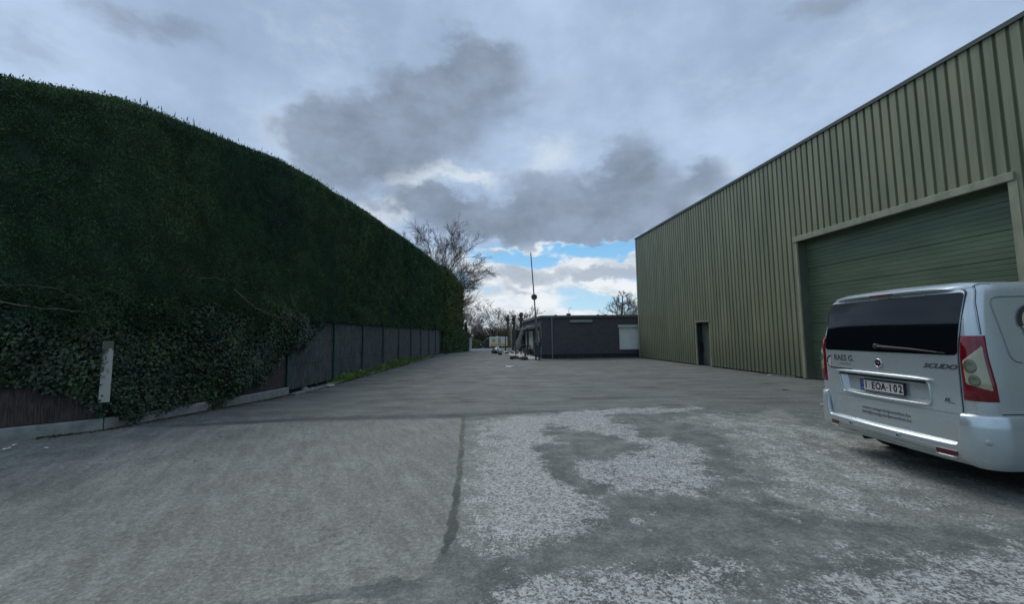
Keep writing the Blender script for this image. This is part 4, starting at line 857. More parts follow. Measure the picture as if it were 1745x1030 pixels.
# leaning furled parasol in a grey cover
ppx = (.62, 38.5); gcov = mat('grey_cover', (.25, .26, .255), .8, var=.2, scale=6, bump=.4, bscale=10)
pr_ = empty('parasol', (ppx[0] - .25, ppx[1], zg(38.5)), 0, 'leaning furled parasol in a pale grey cover beside the pollards', 'parasol'); mb = MB(); V = []
for i, (f, r) in enumerate([(0, .22), (.1, .28), (.3, .25), (.55, .19), (.8, .13), (.95, .08), (1, .03)]):
    for j in range(16): a = j * math.pi / 8; rr_ = r * (1 + .16 * math.cos(4 * a + i)); V.append((.62 * f + rr_ * math.cos(a), rr_ * math.sin(a), .18 + 2.15 * f))
mb.add(V, [(i * 16 + j, i * 16 + (j + 1) % 16, (i + 1) * 16 + (j + 1) % 16, (i + 1) * 16 + j) for i in range(6) for j in range(16)] + [tuple(range(16))[::-1], tuple(range(96, 112))]); mb.build('cover', gcov, pr_, True)
mb = MB(); mb.tube([(-.05, 0, 0), (.64, 0, 2.45)], .025, 8); mb.build('pole', mat('pole_grey', (.2, .2, .2), .5), pr_)
mb = MB(); mb.bbox(-.3, .25, -.28, .28, .0, .08, .015); mb.build('base', stonem, pr_)
# withered shrub by the wall, stacked things on the pavement
bush((1.05, 35.2, zg(35.2) + .05), (.34, .3), 1.5, 1300, foliage_mat('withered', (.075, .055, .06), (.12, .09, .09), .5), 'withered brown shrub beside the brick wall', 12, None, .09)
mb = MB(); mb.tube([(0, 0, 0), (0, 0, .85)], .022, 6); mb.lathe([(.13, 0), (.13, .04), (.03, .06)], (0, 0, 0), 12); mb.lathe([(.022, .82), (.04, .85), (.03, .9)], (0, 0, 0), 8)
st = mb.build('marker_stake', mat('black_stake', (.012, .012, .014), .6)); st.location = (.18, 26.6, .05); tag(st, 'short black marker stake on the pale pavement corner', 'stake')
mb = MB(); mb.bbox(-.06, .06, -.06, .06, 0, .62, .01); mb.bbox(-.075, .075, -.075, .075, .622, .66, .008)
st = mb.build('bollard', mat('brown_bollard', (.12, .08, .075), .8, var=.2)); st.location = (.78, 25.2, .05); tag(st, 'short brown post on the pavement corner beside the barrier', 'post')
rock('stone', (.12, 25.35, .03), (.26, .2, .14), 4, 'dark mossy boulder at the tip of the pavement', 'boulders at the pavement corner', mat('mossy_stone', (.06, .065, .045), .95, var=.4, scale=7), 'boulder')
rock('stone', (.62, 24.7, .03), (.30, .22, .13), 6, 'dark flat boulder right of the mossy one, nearest the barrier', 'boulders at the pavement corner', mat('dark_stone', (.05, .05, .052), .95, var=.3), 'boulder')
rock('stone', (-.95, 31.3, zg(31.3)), (.17, .12, .10), 8, 'small black stone on the lane edge', 'boulders at the pavement corner', mat('black_stone', (.02, .02, .022), .9), 'boulder')
def bag(loc, r, seed, m, label, name='plastic_bag', cat='bag'):
    rr = random.Random(seed); bm = bmesh.new(); bmesh.ops.create_icosphere(bm, subdivisions=3, radius=1)
    for v in bm.verts:
        k = 1 + .13 * math.sin(v.co.x * 5 + seed) * math.sin(v.co.z * 6) + .08 * math.sin(v.co.y * 9 + seed) + rr.uniform(-.03, .03); nz = v.co.z
        sq = .55 + .45 * (1 - max(0, nz)) if nz > .3 else 1; v.co = Vector((v.co.x * r[0] * k * sq, v.co.y * r[1] * k * sq, (max(nz, -.6) + .6) * r[2] * k * .63))
    me = bpy.data.meshes.new(name); bm.to_mesh(me); bm.free(); o = link(name, me, m, None, True); o.location = loc
    kn = MB(); kn.tube([(0, 0, r[2] * .95), (.01, 0, r[2] * 1.12), (.05, .02, r[2] * 1.3)], [.03, .018, .05], 6); kn.build('knot', m, o); return tag(o, label, cat)
bag((-1.35, 35.4, zg(35.4)), (.30, .25, .50), 2, mat('white_bag', (.80, .82, .84), .5), 'white bag standing on the rubbish heap at the lane edge')
bag((-1.28, 34.3, zg(34.3)), (.30, .22, .34), 3, mat('dark_purple_bag', (.03, .018, .03), .4), 'dark purple bag in front of the white one on the heap')
bag((-1.62, 34.6, zg(34.6)), (.18, .16, .42), 5, mat('blue_grey_bag', (.06, .09, .12), .5), 'slim blue grey sack left of the purple bag')
mb = MB()
for i in range(4): mb.bbox(-.5, .5, -.4 + i * .22, -.24 + i * .22, .10, .125, .004)
for x in (-.42, 0, .42): mb.bbox(x - .04, x + .04, -.4, .42, .0, .098, .004)
o = mb.build('pallet', mat('weathered_wood', (.23, .20, .19), .9, var=.3, scale=8)); o.location = (-.05, 33.2, zg(33.2) + .05); o.rotation_euler = (0, 0, .3); tag(o, 'weathered wooden pallet lying on the pale pavement', 'pallet')
mb = MB(); mb.bbox(-.22, .22, -.16, .16, 0, .26, .02); mb.bbox(-.24, .24, -.18, .18, .262, .30, .01)
o = mb.build('crate', mat('pale_crate', (.5, .49, .46), .7)); o.location = (-.28, 38, zg(38) + .05); tag(o, 'small lidded pale crate on the pavement behind the pallet', 'crate')
mb = MB(); mb.lathe([(.16, 0), (.21, .22), (.225, .25), (.19, .25)], (0, 0, 0), 14)
o = mb.build('bucket', mat('green_bucket', (.22, .34, .28), .5)); o.location = (-1.05, 33.0, zg(33)); tag(o, 'pale green bucket on the lane edge before the bags', 'bucket')
# table with dark top near the wall of the brick building
tb_ = empty('garden_table', (.98, 30.8, 0.03), -.1, 'small dark garden table outside the brick building', 'table')
mb = MB(); mb.bbox(-.4, .4, -.4, .4, .66, .70, .008); mb.build('tabletop', mat('dark_top', (.02, .021, .025), .5), tb_)
for sx in (-1, 1):
    for sy in (-1, 1): mb = MB(); mb.tube([(sx * .33, sy * .33, .66), (sx * .36, sy * .36, 0)], .02, 6); mb.build('leg', mat('table_leg', (.03, .03, .03), .5), tb_)

# parked box van far off
bv = empty('box_van', (-4.15, 89.5, zg(89.5)), math.pi, 'dark-cabbed box van with colourful orange and white box parked beyond the lane', 'van')   # local +X = front (to the left)
dkp = mat('dark_cab_paint', (.02, .017, .02), .35, coat=.4); tyr = mat('tyre', (.012, .012, .013), .85, bump=.4, bscale=60); rimm = mat('alloy', (.32, .33, .34), .35, metal=.8)
pr = [(.9, .45), (2.95, .45), (3.05, .55), (3.05, .95), (2.95, 1.15), (2.35, 1.38), (1.65, 2.25), (1.45, 2.36), (.9, 2.38)]
mb = MB(); n = len(pr); V = [(x, -.98, z) for x, z in pr] + [(x, .98, z) for x, z in pr]; mb.add(V, [tuple(range(n))[::-1], tuple(range(n, 2 * n))] + [(i, (i + 1) % n, n + (i + 1) % n, n + i) for i in range(n)])
cabo = mb.build('cab', dkp, bv); bvm = cabo.modifiers.new('b', 'BEVEL'); bvm.width = .06; bvm.segments = 2
mb = MB(); mb.add([(2.30, -.85, 1.44), (1.70, -.8, 2.18), (1.70, .8, 2.18), (2.30, .85, 1.44), (2.33, -.85, 1.46), (1.73, -.8, 2.20), (1.73, .8, 2.20), (2.33, .85, 1.46)], [(0, 3, 2, 1), (4, 5, 6, 7), (0, 1, 5, 4), (1, 2, 6, 5), (2, 3, 7, 6), (3, 0, 4, 7)])
mb.build('windscreen', mat('pale_glass', (.42, .46, .48), .12), cabo)
mb = MB(); mb.bbox(2.6, 2.95, .78, 1.0, .85, 1.08, .03); mb.bbox(2.6, 2.95, -1.0, -.78, .85, 1.08, .03); mb.build('headlight', mat('lamp_glass', (.7, .7, .68), .15), bv)
wb = mat('box_white', (.52, .50, .44), .5, var=.1, scale=3)
mb = MB(); mb.bbox(-3.0, .88, -1.05, 1.05, .62, 2.62, .02); bx = mb.build('box', wb, bv)
mb = MB(); mb.box(.72, .80, -1.062, 1.062, .45, 2.66); mb.box(-3.02, .71, -1.062, -1.052, 2.54, 2.66); mb.box(-3.02, .71, 1.052, 1.062, 2.54, 2.66); mb.build('box_edge', mat('edge_white', (.8, .8, .76), .5), bx)
lvm = mat('livery', (.5, .45, .3), .5); t, b = nodes_of(lvm); co = t.n('ShaderNodeTexCoord').outputs['Object']; x_, y_, z_ = t.sep(co); f, fc = t.noise(co, 2.4, 3, .5)
zz_ = t.m('ADD', z_, t.m('MULTIPLY', f, .25)); c = t.mix(t.ss(zz_, 1.30, 1.15), (.55, .53, .42), (.60, .18, .035)); c = t.mix(t.ss(zz_, 1.75, 1.35, 0, .6), c, (.62, .42, .12)); c = t.mix(t.ss(t.v('DISTANCE', t.v('MULTIPLY', co, (1, 0, 1)), (-.05, 0, 1.85)), .45, .3), c, (.25, .30, .12)); t.L.new(c, b.inputs['Base Color'])
mb = MB(); mb.box(-2.9, .68, 1.051, 1.056, .72, 2.5); mb.box(-2.9, .68, -1.056, -1.051, .72, 2.5); mb.build('livery_panel', lvm, bx)
mb = MB(); mb.box(-1.62, -1.0, 1.057, 1.061, .8, 2.45); mb.build('side_door', mat('box_door', (.30, .30, .24), .5, var=.3, scale=4), bx)
mb = MB(); mb.bbox(-3.0, 2.3, -.8, .8, .38, .58, .02); mb.build('chassis', mat('chassis', (.015, .015, .016), .8), bv)
def wheel(parent, loc, r, wd, side):
    mb = MB(); mb.lathe([(r * .60, -wd / 2 + .06), (r * .62, -wd / 2), (r * .95, -wd / 2), (r, -wd / 2 + .03), (r, wd / 2 - .03), (r * .95, wd / 2), (r * .62, wd / 2), (r * .60, wd / 2 - .06)], (0, 0, 0), 28, 'y'); tr = mb.build('wheel', tyr, parent); tr.location = loc; auto_smooth(tr)
    mb = MB(); q = wd / 2; pr_w = [(.02, q - .012), (r * .16, q - .012), (r * .20, q - .03), (r * .40, q - .022), (r * .50, q - .018), (r * .60, q - .004), (r * .625, q + .002), (r * .615, q - .055)]
    mb.lathe([(a_, side * b_) for a_, b_ in pr_w], (0, 0, 0), 28, 'y'); auto_smooth(mb.build('rim', rimm, tr), 40); return tr
for x in (-1.9, 2.2):
    for sd_ in (-1, 1): wheel(bv, (x, sd_ * .9, .36), .36, .24, sd_)
mb = MB(); mb.bbox(-.9, -.6, -.4, .0, 2.66, 2.78, .02); mb.build('roof_light', mat('roof_light', (.8, .8, .78), .4), bx)
# ================================================================== SILVER VAN (local: X forward, Y left, Z up; origin under the middle of the rear)
van = empty('parked_van', (4.055, 4.52, 0), R(-.6), 'silver panel van parked tail-out before the big green door, dark rear window', 'van')
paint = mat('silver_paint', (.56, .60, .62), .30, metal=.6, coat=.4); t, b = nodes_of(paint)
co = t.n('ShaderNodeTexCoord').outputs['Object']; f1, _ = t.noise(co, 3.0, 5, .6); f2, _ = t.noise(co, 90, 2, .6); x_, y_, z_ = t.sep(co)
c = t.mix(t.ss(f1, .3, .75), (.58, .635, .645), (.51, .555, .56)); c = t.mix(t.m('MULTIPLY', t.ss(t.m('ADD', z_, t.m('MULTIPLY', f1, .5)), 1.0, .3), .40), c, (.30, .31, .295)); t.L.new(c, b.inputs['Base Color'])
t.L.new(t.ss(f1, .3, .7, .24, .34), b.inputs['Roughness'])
blk = mat('black_rubber', (.012, .012, .013), .6); glassm = mat('dark_glass', (.004, .005, .007), .05, spec=.42)
redm = mat('red_lens', (.20, .004, .012), .12, coat=.5); t, b = nodes_of(redm); co = t.n('ShaderNodeTexCoord').outputs['Object']
wv = t.n('ShaderNodeTexWave', bands_direction='Z'); t.L.new(co, wv.inputs['Vector']); wv.inputs['Scale'].default_value = 18
c = t.mix(wv.outputs['Fac'], (.20, .003, .012), (.12, .002, .008)); t.L.new(c, b.inputs['Base Color'])
clrm = mat('clear_lens', (.36, .34, .22), .12, coat=.6); undm = mat('underbody', (.012, .012, .013), .9)
PR = [(.0, .26), (.55, .26), (.84, .27), (.90, .33), (.935, .45), (.95, .62), (.955, .80), (.952, 1.0), (.94, 1.12), (.925, 1.25), (.90, 1.45), (.875, 1.63), (.857, 1.76), (.845, 1.84), (.822, 1.895), (.775, 1.930), (.65, 1.948), (.40, 1.955), (.18, 1.96), (.0, 1.962)]
PZ = [p[1] for p in PR[2:16]]; PY = [p[0] for p in PR[2:16]]
def wz(z): return float(np.interp(z, PZ, PY))
def xr(y, z): return .018 * abs(y / .9) ** 2 + .025 * abs(y / .95) ** 5 + .27 * max(0, z - 1.20) ** 1.6 + .02 * max(0, .9 - z)
def sheet(poly, off, thick, m, parent, name, step=.08, holes=(), surf=None, smooth=True):
    """a panel lying on the rear surface; poly in (y,z)"""
    surf = surf or (lambda y, z, o: (xr(y, z) - o, y, z))
    bm = bmesh.new(); vs = [bm.verts.new((0, y, z)) for y, z in poly]; bm.faces.new(vs)
    def cut(co, no): bmesh.ops.bisect_plane(bm, geom=bm.verts[:] + bm.edges[:] + bm.faces[:], plane_co=co, plane_no=no, dist=1e-6)
    for h in holes:
        for (a, c_) in zip(h, h[1:] + h[:1]):
            d = Vector((0, c_[0] - a[0], c_[1] - a[1])); cut((0, a[0], a[1]), (0, -d.z, d.y))
    lo = [min(p[i] for p in poly) for i in (0, 1)]; hi = [max(p[i] for p in poly) for i in (0, 1)]
    for ax in (0, 1):
        k = lo[ax] + step
        while k < hi[ax]: cut((0, k if ax == 0 else 0, k if ax == 1 else 0), (0, 1, 0) if ax == 0 else (0, 0, 1)); k += step
    def inside(p, h):
        s_ = 0
        for (a, c_) in zip(h, h[1:] + h[:1]):
            cr = (c_[0] - a[0]) * (p[1] - a[1]) - (c_[1] - a[1]) * (p[0] - a[0]); s_ += 1 if cr > 0 else -1
        return abs(s_) == len(h)
    for h in holes:
        dead = [f for f in bm.faces if inside((f.calc_center_median().y, f.calc_center_median().z), h)]; bmesh.ops.delete(bm, geom=dead, context='FACES')
    if thick:
        top = bm.faces[:]; r = bmesh.ops.extrude_face_region(bm, geom=top); nv = {v for v in r['geom'] if isinstance(v, bmesh.types.BMVert)}
        for v in bm.verts: v.co = surf(v.co.y, v.co.z, off if v in nv else off - thick)
    else:
        for v in bm.verts: v.co = surf(v.co.y, v.co.z, off)
    bmesh.ops.recalc_face_normals(bm, faces=bm.faces)
    me = bpy.data.meshes.new(name); bm.to_mesh(me); bm.free(); o = link(name, me, m, parent); return auto_smooth(o, 30) if smooth else o
def rpoly(pts, r=.03, n=4):
    out = []
    for i in range(len(pts)):
        p = Vector(pts[i]); a = Vector(pts[i - 1]); c_ = Vector(pts[(i + 1) % len(pts)]); q = min(r, (a - p).length * .45, (c_ - p).length * .45)
        s_ = p + (a - p).normalized() * q; e = p + (c_ - p).normalized() * q
        for k in range(n + 1): f = k / n; out.append(tuple(s_.lerp(p, f).lerp(p.lerp(e, f), f)))
    return out
REC = [(-.54, .765), (-.52, 1.0), (.57, 1.0), (.54, .765)]
# --- body shell
CORN = [(.09, -.004), (.055, .006), (.026, .026), (.008, .058), (0, .10)]     # inset from the side, distance forward
full = [(y, z) for y, z in PR] + [(-y, z) for y, z in PR[-2:0:-1]]
def inset(ring, d):
    cx, cz = 0, 1.1; out = []
    for y, z in ring:
        sy = max(0, (abs(y) - d)) * (1 if y > 0 else -1) if abs(y) > .3 else y
        sz = z - d * (.8 if z > 1.7 else 0) + d * (.5 if z < .4 else 0); out.append((sy, sz))
    return out
rings = [[(xr(y, z) + dx + .002, y, z) for y, z in inset(full, ins)] for ins, dx in CORN]
for st in (.3, .6, 1.0, 1.5, 2.0, 2.5, 2.9, 3.2): 
    k = max(0, 1 - st / .9); rings.append([(st + xr(y, z) * k, y, z) for y, z in full])
def front_ring(x, H, ws, bow, zb=.26):
    out = []
    for y, z in full:
        zz2 = z if z < 1.0 else 1.0 + (z - 1.0) * (H - 1.0) / (1.962 - 1.0)
        if H < 1.0: zz2 = .26 + (z - .26) * (H - .26) / (1.962 - .26)
        out.append((x + bow * (1 - (y / .95) ** 2), y * ws * (1 if z < 1.1 else 1), zz2 + (zb - .26) * (1 if z < .4 else 0)))
    return out
for a in [(3.35, 1.945, 1, .02), (3.55, 1.86, 1, .06), (3.75, 1.68, 1, .08), (3.95, 1.47, 1, .09), (4.12, 1.27, .99, .09), (4.28, 1.13, .98, .09), (4.45, 1.05, .965, .09), (4.60, .95, .94, .09), (4.70, .80, .90, .09), (4.74, .62, .87, .08)]: rings.append(front_ring(*a))
n = len(full); V = [p for r_ in rings for p in r_]; F = [(i * n + j, i * n + (j + 1) % n, (i + 1) * n + (j + 1) % n, (i + 1) * n + j) for i in range(len(rings) - 1) for j in range(n)]
V += [(.15, 0, 1.0), (4.80, 0, .5)]; F += [(len(V) - 2, (j + 1) % n, j) for j in range(n)] + [(len(V) - 1, (len(rings) - 1) * n + j, (len(rings) - 1) * n + (j + 1) % n) for j in range(n)]
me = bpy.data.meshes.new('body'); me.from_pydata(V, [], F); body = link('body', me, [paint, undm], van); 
bm = bmesh.new(); bm.from_mesh(me); bmesh.ops.recalc_face_normals(bm, faces=bm.faces); bm.to_mesh(me); bm.free()
WX = (.86, 3.86)
for x in WX:
    for s_ in (-1, 1):
        c_ = MB(); c_.lathe([(.385, .64 * s_), (.385, 1.05 * s_)], (x, 0, .33), 40, 'y'); co_ = c_.build('cutter', undm)
        md = body.modifiers.new('w', 'BOOLEAN'); md.operation = 'DIFFERENCE'; md.object = co_; md.solver = 'EXACT'; md.material_mode = 'TRANSFER'
dg = bpy.context.evaluated_depsgraph_get(); nm = bpy.data.meshes.new_from_object(body.evaluated_get(dg)); body.modifiers.clear(); body.data = nm
for o in [o for o in bpy.data.objects if o.name.startswith('cutter')]: bpy.data.objects.remove(o)
auto_smooth(body, 40)
# rear skin (pillars and the band above the gate) with the gate opening's dark gap behind the tailgate
out = [p for p in inset(full, .078)]
ho = rpoly([(-.56, .745), (-.54, 1.02), (.59, 1.02), (.56, .745)], .04); hh = [(-.545, .755), (-.525, 1.01), (.575, 1.01), (.545, .755)]
sheet([(y, z) for y, z in out], -.001, 0, paint, body, 'rear_frame', .06, holes=[hh])
TG = rpoly([(-.735, .475), (-.782, .74), (-.790, 1.5), (-.785, 1.87), (.785, 1.87), (.790, 1.5), (.782, .74), (.72, .475)], .05)
TGo = rpoly([(-.739, .469), (-.786, .74), (-.794, 1.5), (-.789, 1.875), (.789, 1.875), (.794, 1.5), (.786, .74), (.724, .469)], .05)
sheet(TGo, .002, .006, blk, van, 'door_seal', .09, holes=[hh])
tg = sheet(TG, .013, .012, paint, van, 'tailgate', .07, holes=[REC])
# swage across the tailgate below the plate
def band(z0, z1, off0, off1, y0, y1, m, parent, name):
    ys_ = np.linspace(y0, y1, 25); V = []; pr = [(z0, .008), (z0 + (z1 - z0) * .35, off0), (z0 + (z1 - z0) * .7, off1), (z1, .008)]
    for y in ys_:
        for z, o_ in pr: V.append((xr(y, z) - o_, y, z))
    F = [(i * 4 + j, (i + 1) * 4 + j, (i + 1) * 4 + j + 1, i * 4 + j + 1) for i in range(24) for j in range(3)]; mb = MB(); mb.add(V, F); return auto_smooth(mb.build(name, m, parent), 50)
band(.655, .75, .0150, .0185, -.775, .775, paint, tg, 'swage')
# recess pan
mb = MB(); inner = [(-.47, .80), (-.455, .975), (.50, .975), (.475, .80)]; V = []
def dens(poly, k=6): return [(a[0] + (c_[0] - a[0]) * i / k, a[1] + (c_[1] - a[1]) * i / k) for a, c_ in zip(poly, poly[1:] + poly[:1]) for i in range(k)]
o1 = dens(REC); i1 = dens(inner); V = [(xr(y, z) - .013, y, z) for y, z in o1] + [(xr(y, z) + .035, y, z) for y, z in i1]; k = len(o1); V.append((xr(0, .9) + .035, 0, .89))
mb.add(V, [(i, (i + 1) % k, k + (i + 1) % k, k + i) for i in range(k)] + [(k + i, k + (i + 1) % k, 2 * k) for i in range(k)]); pan = mb.build('plate_recess', paint, tg)
def bar(y0, y1, z, r, off, m, parent, name, sag=0.0, flat=1.0):
    mb = MB(); ys_ = np.linspace(y0, y1, 15); V = []; kk = 10
    for i, y in enumerate(ys_):
        e = min(1, .25 + min(i, 14 - i) * .5)
        zc = z + sag * (1 - ((y - (y0 + y1) / 2) / ((y1 - y0) / 2)) ** 2)
        for j in range(kk): a = 2 * math.pi * j / kk; V.append((xr(y, zc) - off + r * flat * e * math.cos(a), y, zc + r * e * math.sin(a)))
    mb.add(V, [(i * kk + j, i * kk + (j + 1) % kk, (i + 1) * kk + (j + 1) % kk, (i + 1) * kk + j) for i in range(14) for j in range(kk)] + [tuple(range(kk))[::-1], tuple(range(14 * kk, 15 * kk))]); return auto_smooth(mb.build(name, m, parent), 60)
bar(-.555, .595, 1.015, .021, .032, paint, van, 'handle_bar', .004, 1.3)
bar(-.50, .50, .775, .014, .018, paint, tg, 'recess_lip', -.010, 1.4)
mb = MB(); mb.box(xr(0, .99) - .028, xr(0, .99) + .02, -.5, .55, .975, .992); mb.build('handle_shadow_gap', blk, tg)
# rim of the recess
mb = MB(); rp = rpoly([(-.535, .77), (-.525, 1.0), (.575, 1.0), (.53, .77)], .05, 4); rp = dens(rp, 2); P3 = [(xr(y, z) - .014, y, z) for y, z in rp]; P3.append(P3[0]); mb.tube(P3, .010, 6, cap=False); mb.build('recess_rim', paint, tg, True)
# rear window
WN = rpoly([(-.789, 1.262), (-.784, 1.845), (.784, 1.845), (.789, 1.262)], .04)
rw = sheet(WN, .017, .006, glassm, van, 'rear_window', .10)
mb = MB(); sp = (-.02, 1.30); tip = (.62, 1.30)
def rs(y, z, o_): return (xr(y, z) - o_, y, z)
mb.tube([rs(.0, 1.325, .04), rs(-.2, 1.318, .038), rs(-.42, 1.305, .034), rs(-.64, 1.285, .030)], [.016, .011, .009, .005], 6); mb.lathe([(.028, 0), (.03, -.03), (.018, -.045)], rs(.0, 1.325, .017), 14, 'x')
wp = mb.build('wiper', mat('wiper_black', (.02, .021, .023), .5), van); mb = MB(); mb.tube([rs(-.05, 1.300, .024), rs(-.35, 1.297, .024), rs(-.70, 1.278, .024)], .007, 5); mb.build('wiper_blade', blk, wp)
# spoiler
mb = MB(); ys_ = np.linspace(-.80, .80, 29); V = []
for y in ys_:
    e = max(.0, 1 - (abs(y) / .80) ** 5); x0 = xr(y, 1.88)
    for dx, z in [(.20, 1.952), (.09, 1.950), (-.035 * e + .03 * (1 - e), 1.925), (-.075 * e + .03 * (1 - e), 1.900), (-.072 * e + .03 * (1 - e), 1.885), (-.02 * e + .03 * (1 - e), 1.872), (.06, 1.855), (.20, 1.90)]:
        cz = -.030 * (abs(y) / .80) ** 4; V.append((x0 + dx, y, z + cz))
mb.add(V, [(i * 8 + j, (i + 1) * 8 + j, (i + 1) * 8 + (j + 1) % 8, i * 8 + (j + 1) % 8) for i in range(28) for j in range(8)] + [tuple(range(8)), tuple(range(28 * 8, 29 * 8))[::-1]]); auto_smooth(mb.build('spoiler', paint, van), 45)
mb = MB(); mb.bbox(xr(0, 1.86) + -.072, xr(0, 1.86) - .05, -.14, .14, 1.878, 1.893, .003); mb.build('brake_light', redm, van)
# tail lights following the corner
def cpath(z, s_, t_, off):
    """t 0..1 from the rear face round the corner to the side"""
    W = wz(z); pts = [(.800, xr(.80, z))]
    for ins, dx in CORN: pts.append((W - ins, xr(W - ins, z) + dx + .002))
    pts.append((W, .115 + xr(W, z))); pts[0] = (.800, pts[1][1] - .004)
    d = [0]; 
    for a, c_ in zip(pts[:-1], pts[1:]): d.append(d[-1] + math.hypot(c_[0] - a[0], c_[1] - a[1]))
    q = t_ * d[-1]; y = np.interp(q, d, [p[0] for p in pts]); x = np.interp(q, d, [p[1] for p in pts])
    # normal
    q2 = min(q + .01, d[-1]); q1 = max(q - .01, 0); ty_ = np.interp(q2, d, [p[0] for p in pts]) - np.interp(q1, d, [p[0] for p in pts]); tx_ = np.interp(q2, d, [p[1] for p in pts]) - np.interp(q1, d, [p[1] for p in pts]); l = math.hypot(tx_, ty_) + 1e-9
    return (float(x - ty_ / l * off), s_ * float(y + tx_ / l * off), z)
def light(s_, tag_):
    def patch(z_of, t_of, off, edge, nt=14, nz=12, m=redm, parent=van, name='tail_light'):
        V = []; 
        for i in range(nz + 1):
            for j in range(nt + 1):
                a, c_ = i / nz, j / nt; border = i in (0, nz) or j in (0, nt); V.append(cpath(z_of(a, c_), s_, t_of(a, c_), edge if border else off))
        F = [(i * (nt + 1) + j, i * (nt + 1) + j + 1, (i + 1) * (nt + 1) + j + 1, (i + 1) * (nt + 1) + j) for i in range(nz) for j in range(nt)]
        if s_ < 0: F = [f[::-1] for f in F]
        mb = MB(); mb.add(V, F); return auto_smooth(mb.build(name, m, parent), 60)
    o = patch(lambda a, c_: .862 + a * (1.440 - .862), lambda a, c_: c_ * (1.0 - .12 * a), .016, .002)
    # clear diamond
    q = [(.16, 1.01), (.80, .955), (.70, 1.365), (.12, 1.215)]
    def bl(a, c_, k): return (q[0][k] * (1 - c_) + q[1][k] * c_) * (1 - a) + (q[3][k] * (1 - c_) + q[2][k] * c_) * a
    l = patch(lambda a, c_: bl(a, c_, 1), lambda a, c_: bl(a, c_, 0), .021, .015, m=clrm, parent=o, name='clear_lens')
    gm_ = mat('reflector_bowl', (.17, .165, .11), .2, metal=.3)
    for (tt, zc, r) in [(.33, 1.17, .062), (.40, 1.045, .052)]:
        V = []; 
        for rr_ in (r, r * .8, r * .45):
            for j in range(20): a = j * math.pi / 10; V.append(cpath(zc + rr_ * math.sin(a), s_, tt + rr_ * math.cos(a) / .36, .023 + (.003 if rr_ == r * .8 else 0)))
        F = [(i * 20 + j, i * 20 + (j + 1) % 20, (i + 1) * 20 + (j + 1) % 20, (i + 1) * 20 + j) for i in range(2) for j in range(20)] + [tuple(range(40, 60))]
        mb = MB(); mb.add(V, F, 0); mb.build('bulb_bowl', gm_, l, True)
    return o
light(-1, 0); light(1, 1)
# bumper
def bpath():
    P = [(.48, .955)]
    for a in np.linspace(0, 90, 9): P.append((.20 - .165 * math.sin(R(a)), .79 + .165 * math.cos(R(a))))
    P = [(x + .0, y) for x, y in P]
    for y in (.785, .775, .765, .755, .74, .70, .6, .45, .3, .15, 0): P.append((.035 * (y / .79) ** 2 , y))
    L_ = [(x, y) for x, y in P]; Rr = [(x, -y) for x, y in P[-2::-1]]; return L_ + Rr
bp = bpath(); mb = MB(); V = []; kk = 9
for i, (x, y) in enumerate(bp):
    a = np.array(bp[max(0, i - 1)]); c_ = np.array(bp[min(len(bp) - 1, i + 1)]); d = c_ - a; d /= np.hypot(*d); nx_, ny_ = -abs(d[1]) if True else 0, d[0]; nrm_ = np.array([d[1], -d[0]]); 
    if nrm_[0] * (x - 1.5) + nrm_[1] * y < 0: nrm_ = -nrm_
    f = np.clip((abs(y) - .745) / .042, 0, 1); f = f * f * (3 - 2 * f); top = .475 + (.745 - .475) * f
    bow = -.03 * (1 - (abs(y) / .95) ** 2) if x < .2 else 0
    prof_ = [(-.03, .285), (.0, .28), (.025, .31), (.045, .36), (.052, .36 + (top - .36) * .35), (.050, .36 + (top - .36) * .7), (.045, top - .025), (.030, top - .004), (-.03, top + .002)]
    if i in (0, len(bp) - 1): prof_ = [(o_ * .3, z) for o_, z in prof_]
    for o_, z in prof_: V.append((x + nrm_[0] * o_ + bow, y + nrm_[1] * o_, z + .065 * max(0, 1 - (abs(y) / .86) ** 3) * max(0, min(1, (.40 - z) / .10)) * (x < .3)))
m_ = len(bp); mb.add(V, [(i * kk + j, (i + 1) * kk + j, (i + 1) * kk + (j + 1) % kk, i * kk + (j + 1) % kk) for i in range(m_ - 1) for j in range(kk)] + [tuple(range(kk))[::-1], tuple(range((m_ - 1) * kk, m_ * kk))])
bmp = auto_smooth(mb.build('bumper', paint, van), 50)
def bx_(y): return .035 * (y / .79) ** 2 - .03 * (1 - (abs(y) / .95) ** 2) - .052
for y0, y1 in ((-.75, -.585), (.70, .585)):
    mb = MB(); a, c_ = sorted((y0, y1)); V = []
    for y in np.linspace(a, c_, 6):
        for z, o_ in ((.352, .004), (.358, .010), (.395, .010), (.401, .004)): V.append((bx_(y) - o_ + .006, y, z))
    mb.add(V, [(i * 4 + j, (i + 1) * 4 + j, (i + 1) * 4 + j + 1, i * 4 + j + 1) for i in range(5) for j in range(3)] + [(0, 1, 2, 3), (20, 23, 22, 21)]); mb.build('reflector', mat('reflector_red', (.075, .004, .008), .25, coat=.3), bmp)
    mb = MB(); V = [(bx_(y) - .007, y, .340 + 0 * y) for y in np.linspace(a, c_, 6)]; mb.tube(V, .006, 6); mb.build('reflector_trim', paint, bmp, True)
for y, z in ((.37, .42), (-.23, .42)):
    mb = MB(); mb.lathe([(.022, .004), (.022, -.006), (.012, -.010)], (bx_(y), y, z), 14, 'x'); so = mb.build('parking_sensor', mat('sensor', (.30, .32, .33), .3), bmp)
    mb = MB(); mb.lathe([(.011, 0), (.010, -.003)], (bx_(y) - .010, y, z), 12, 'x'); mb.build('sensor_face', blk, so)
for s_ in (-1, 1):
    mb = MB(); mb.lathe([(.022, 0), (.022, -.05), (.012, -.055)], (0, 0, 0), 14, 'x'); o = mb.build('parking_sensor', mat('sensor_side', (.30, .32, .33), .3), bmp); o.location = (.055, s_ * .93, .52); o.rotation_euler = (0, 0, R(45) * -s_)
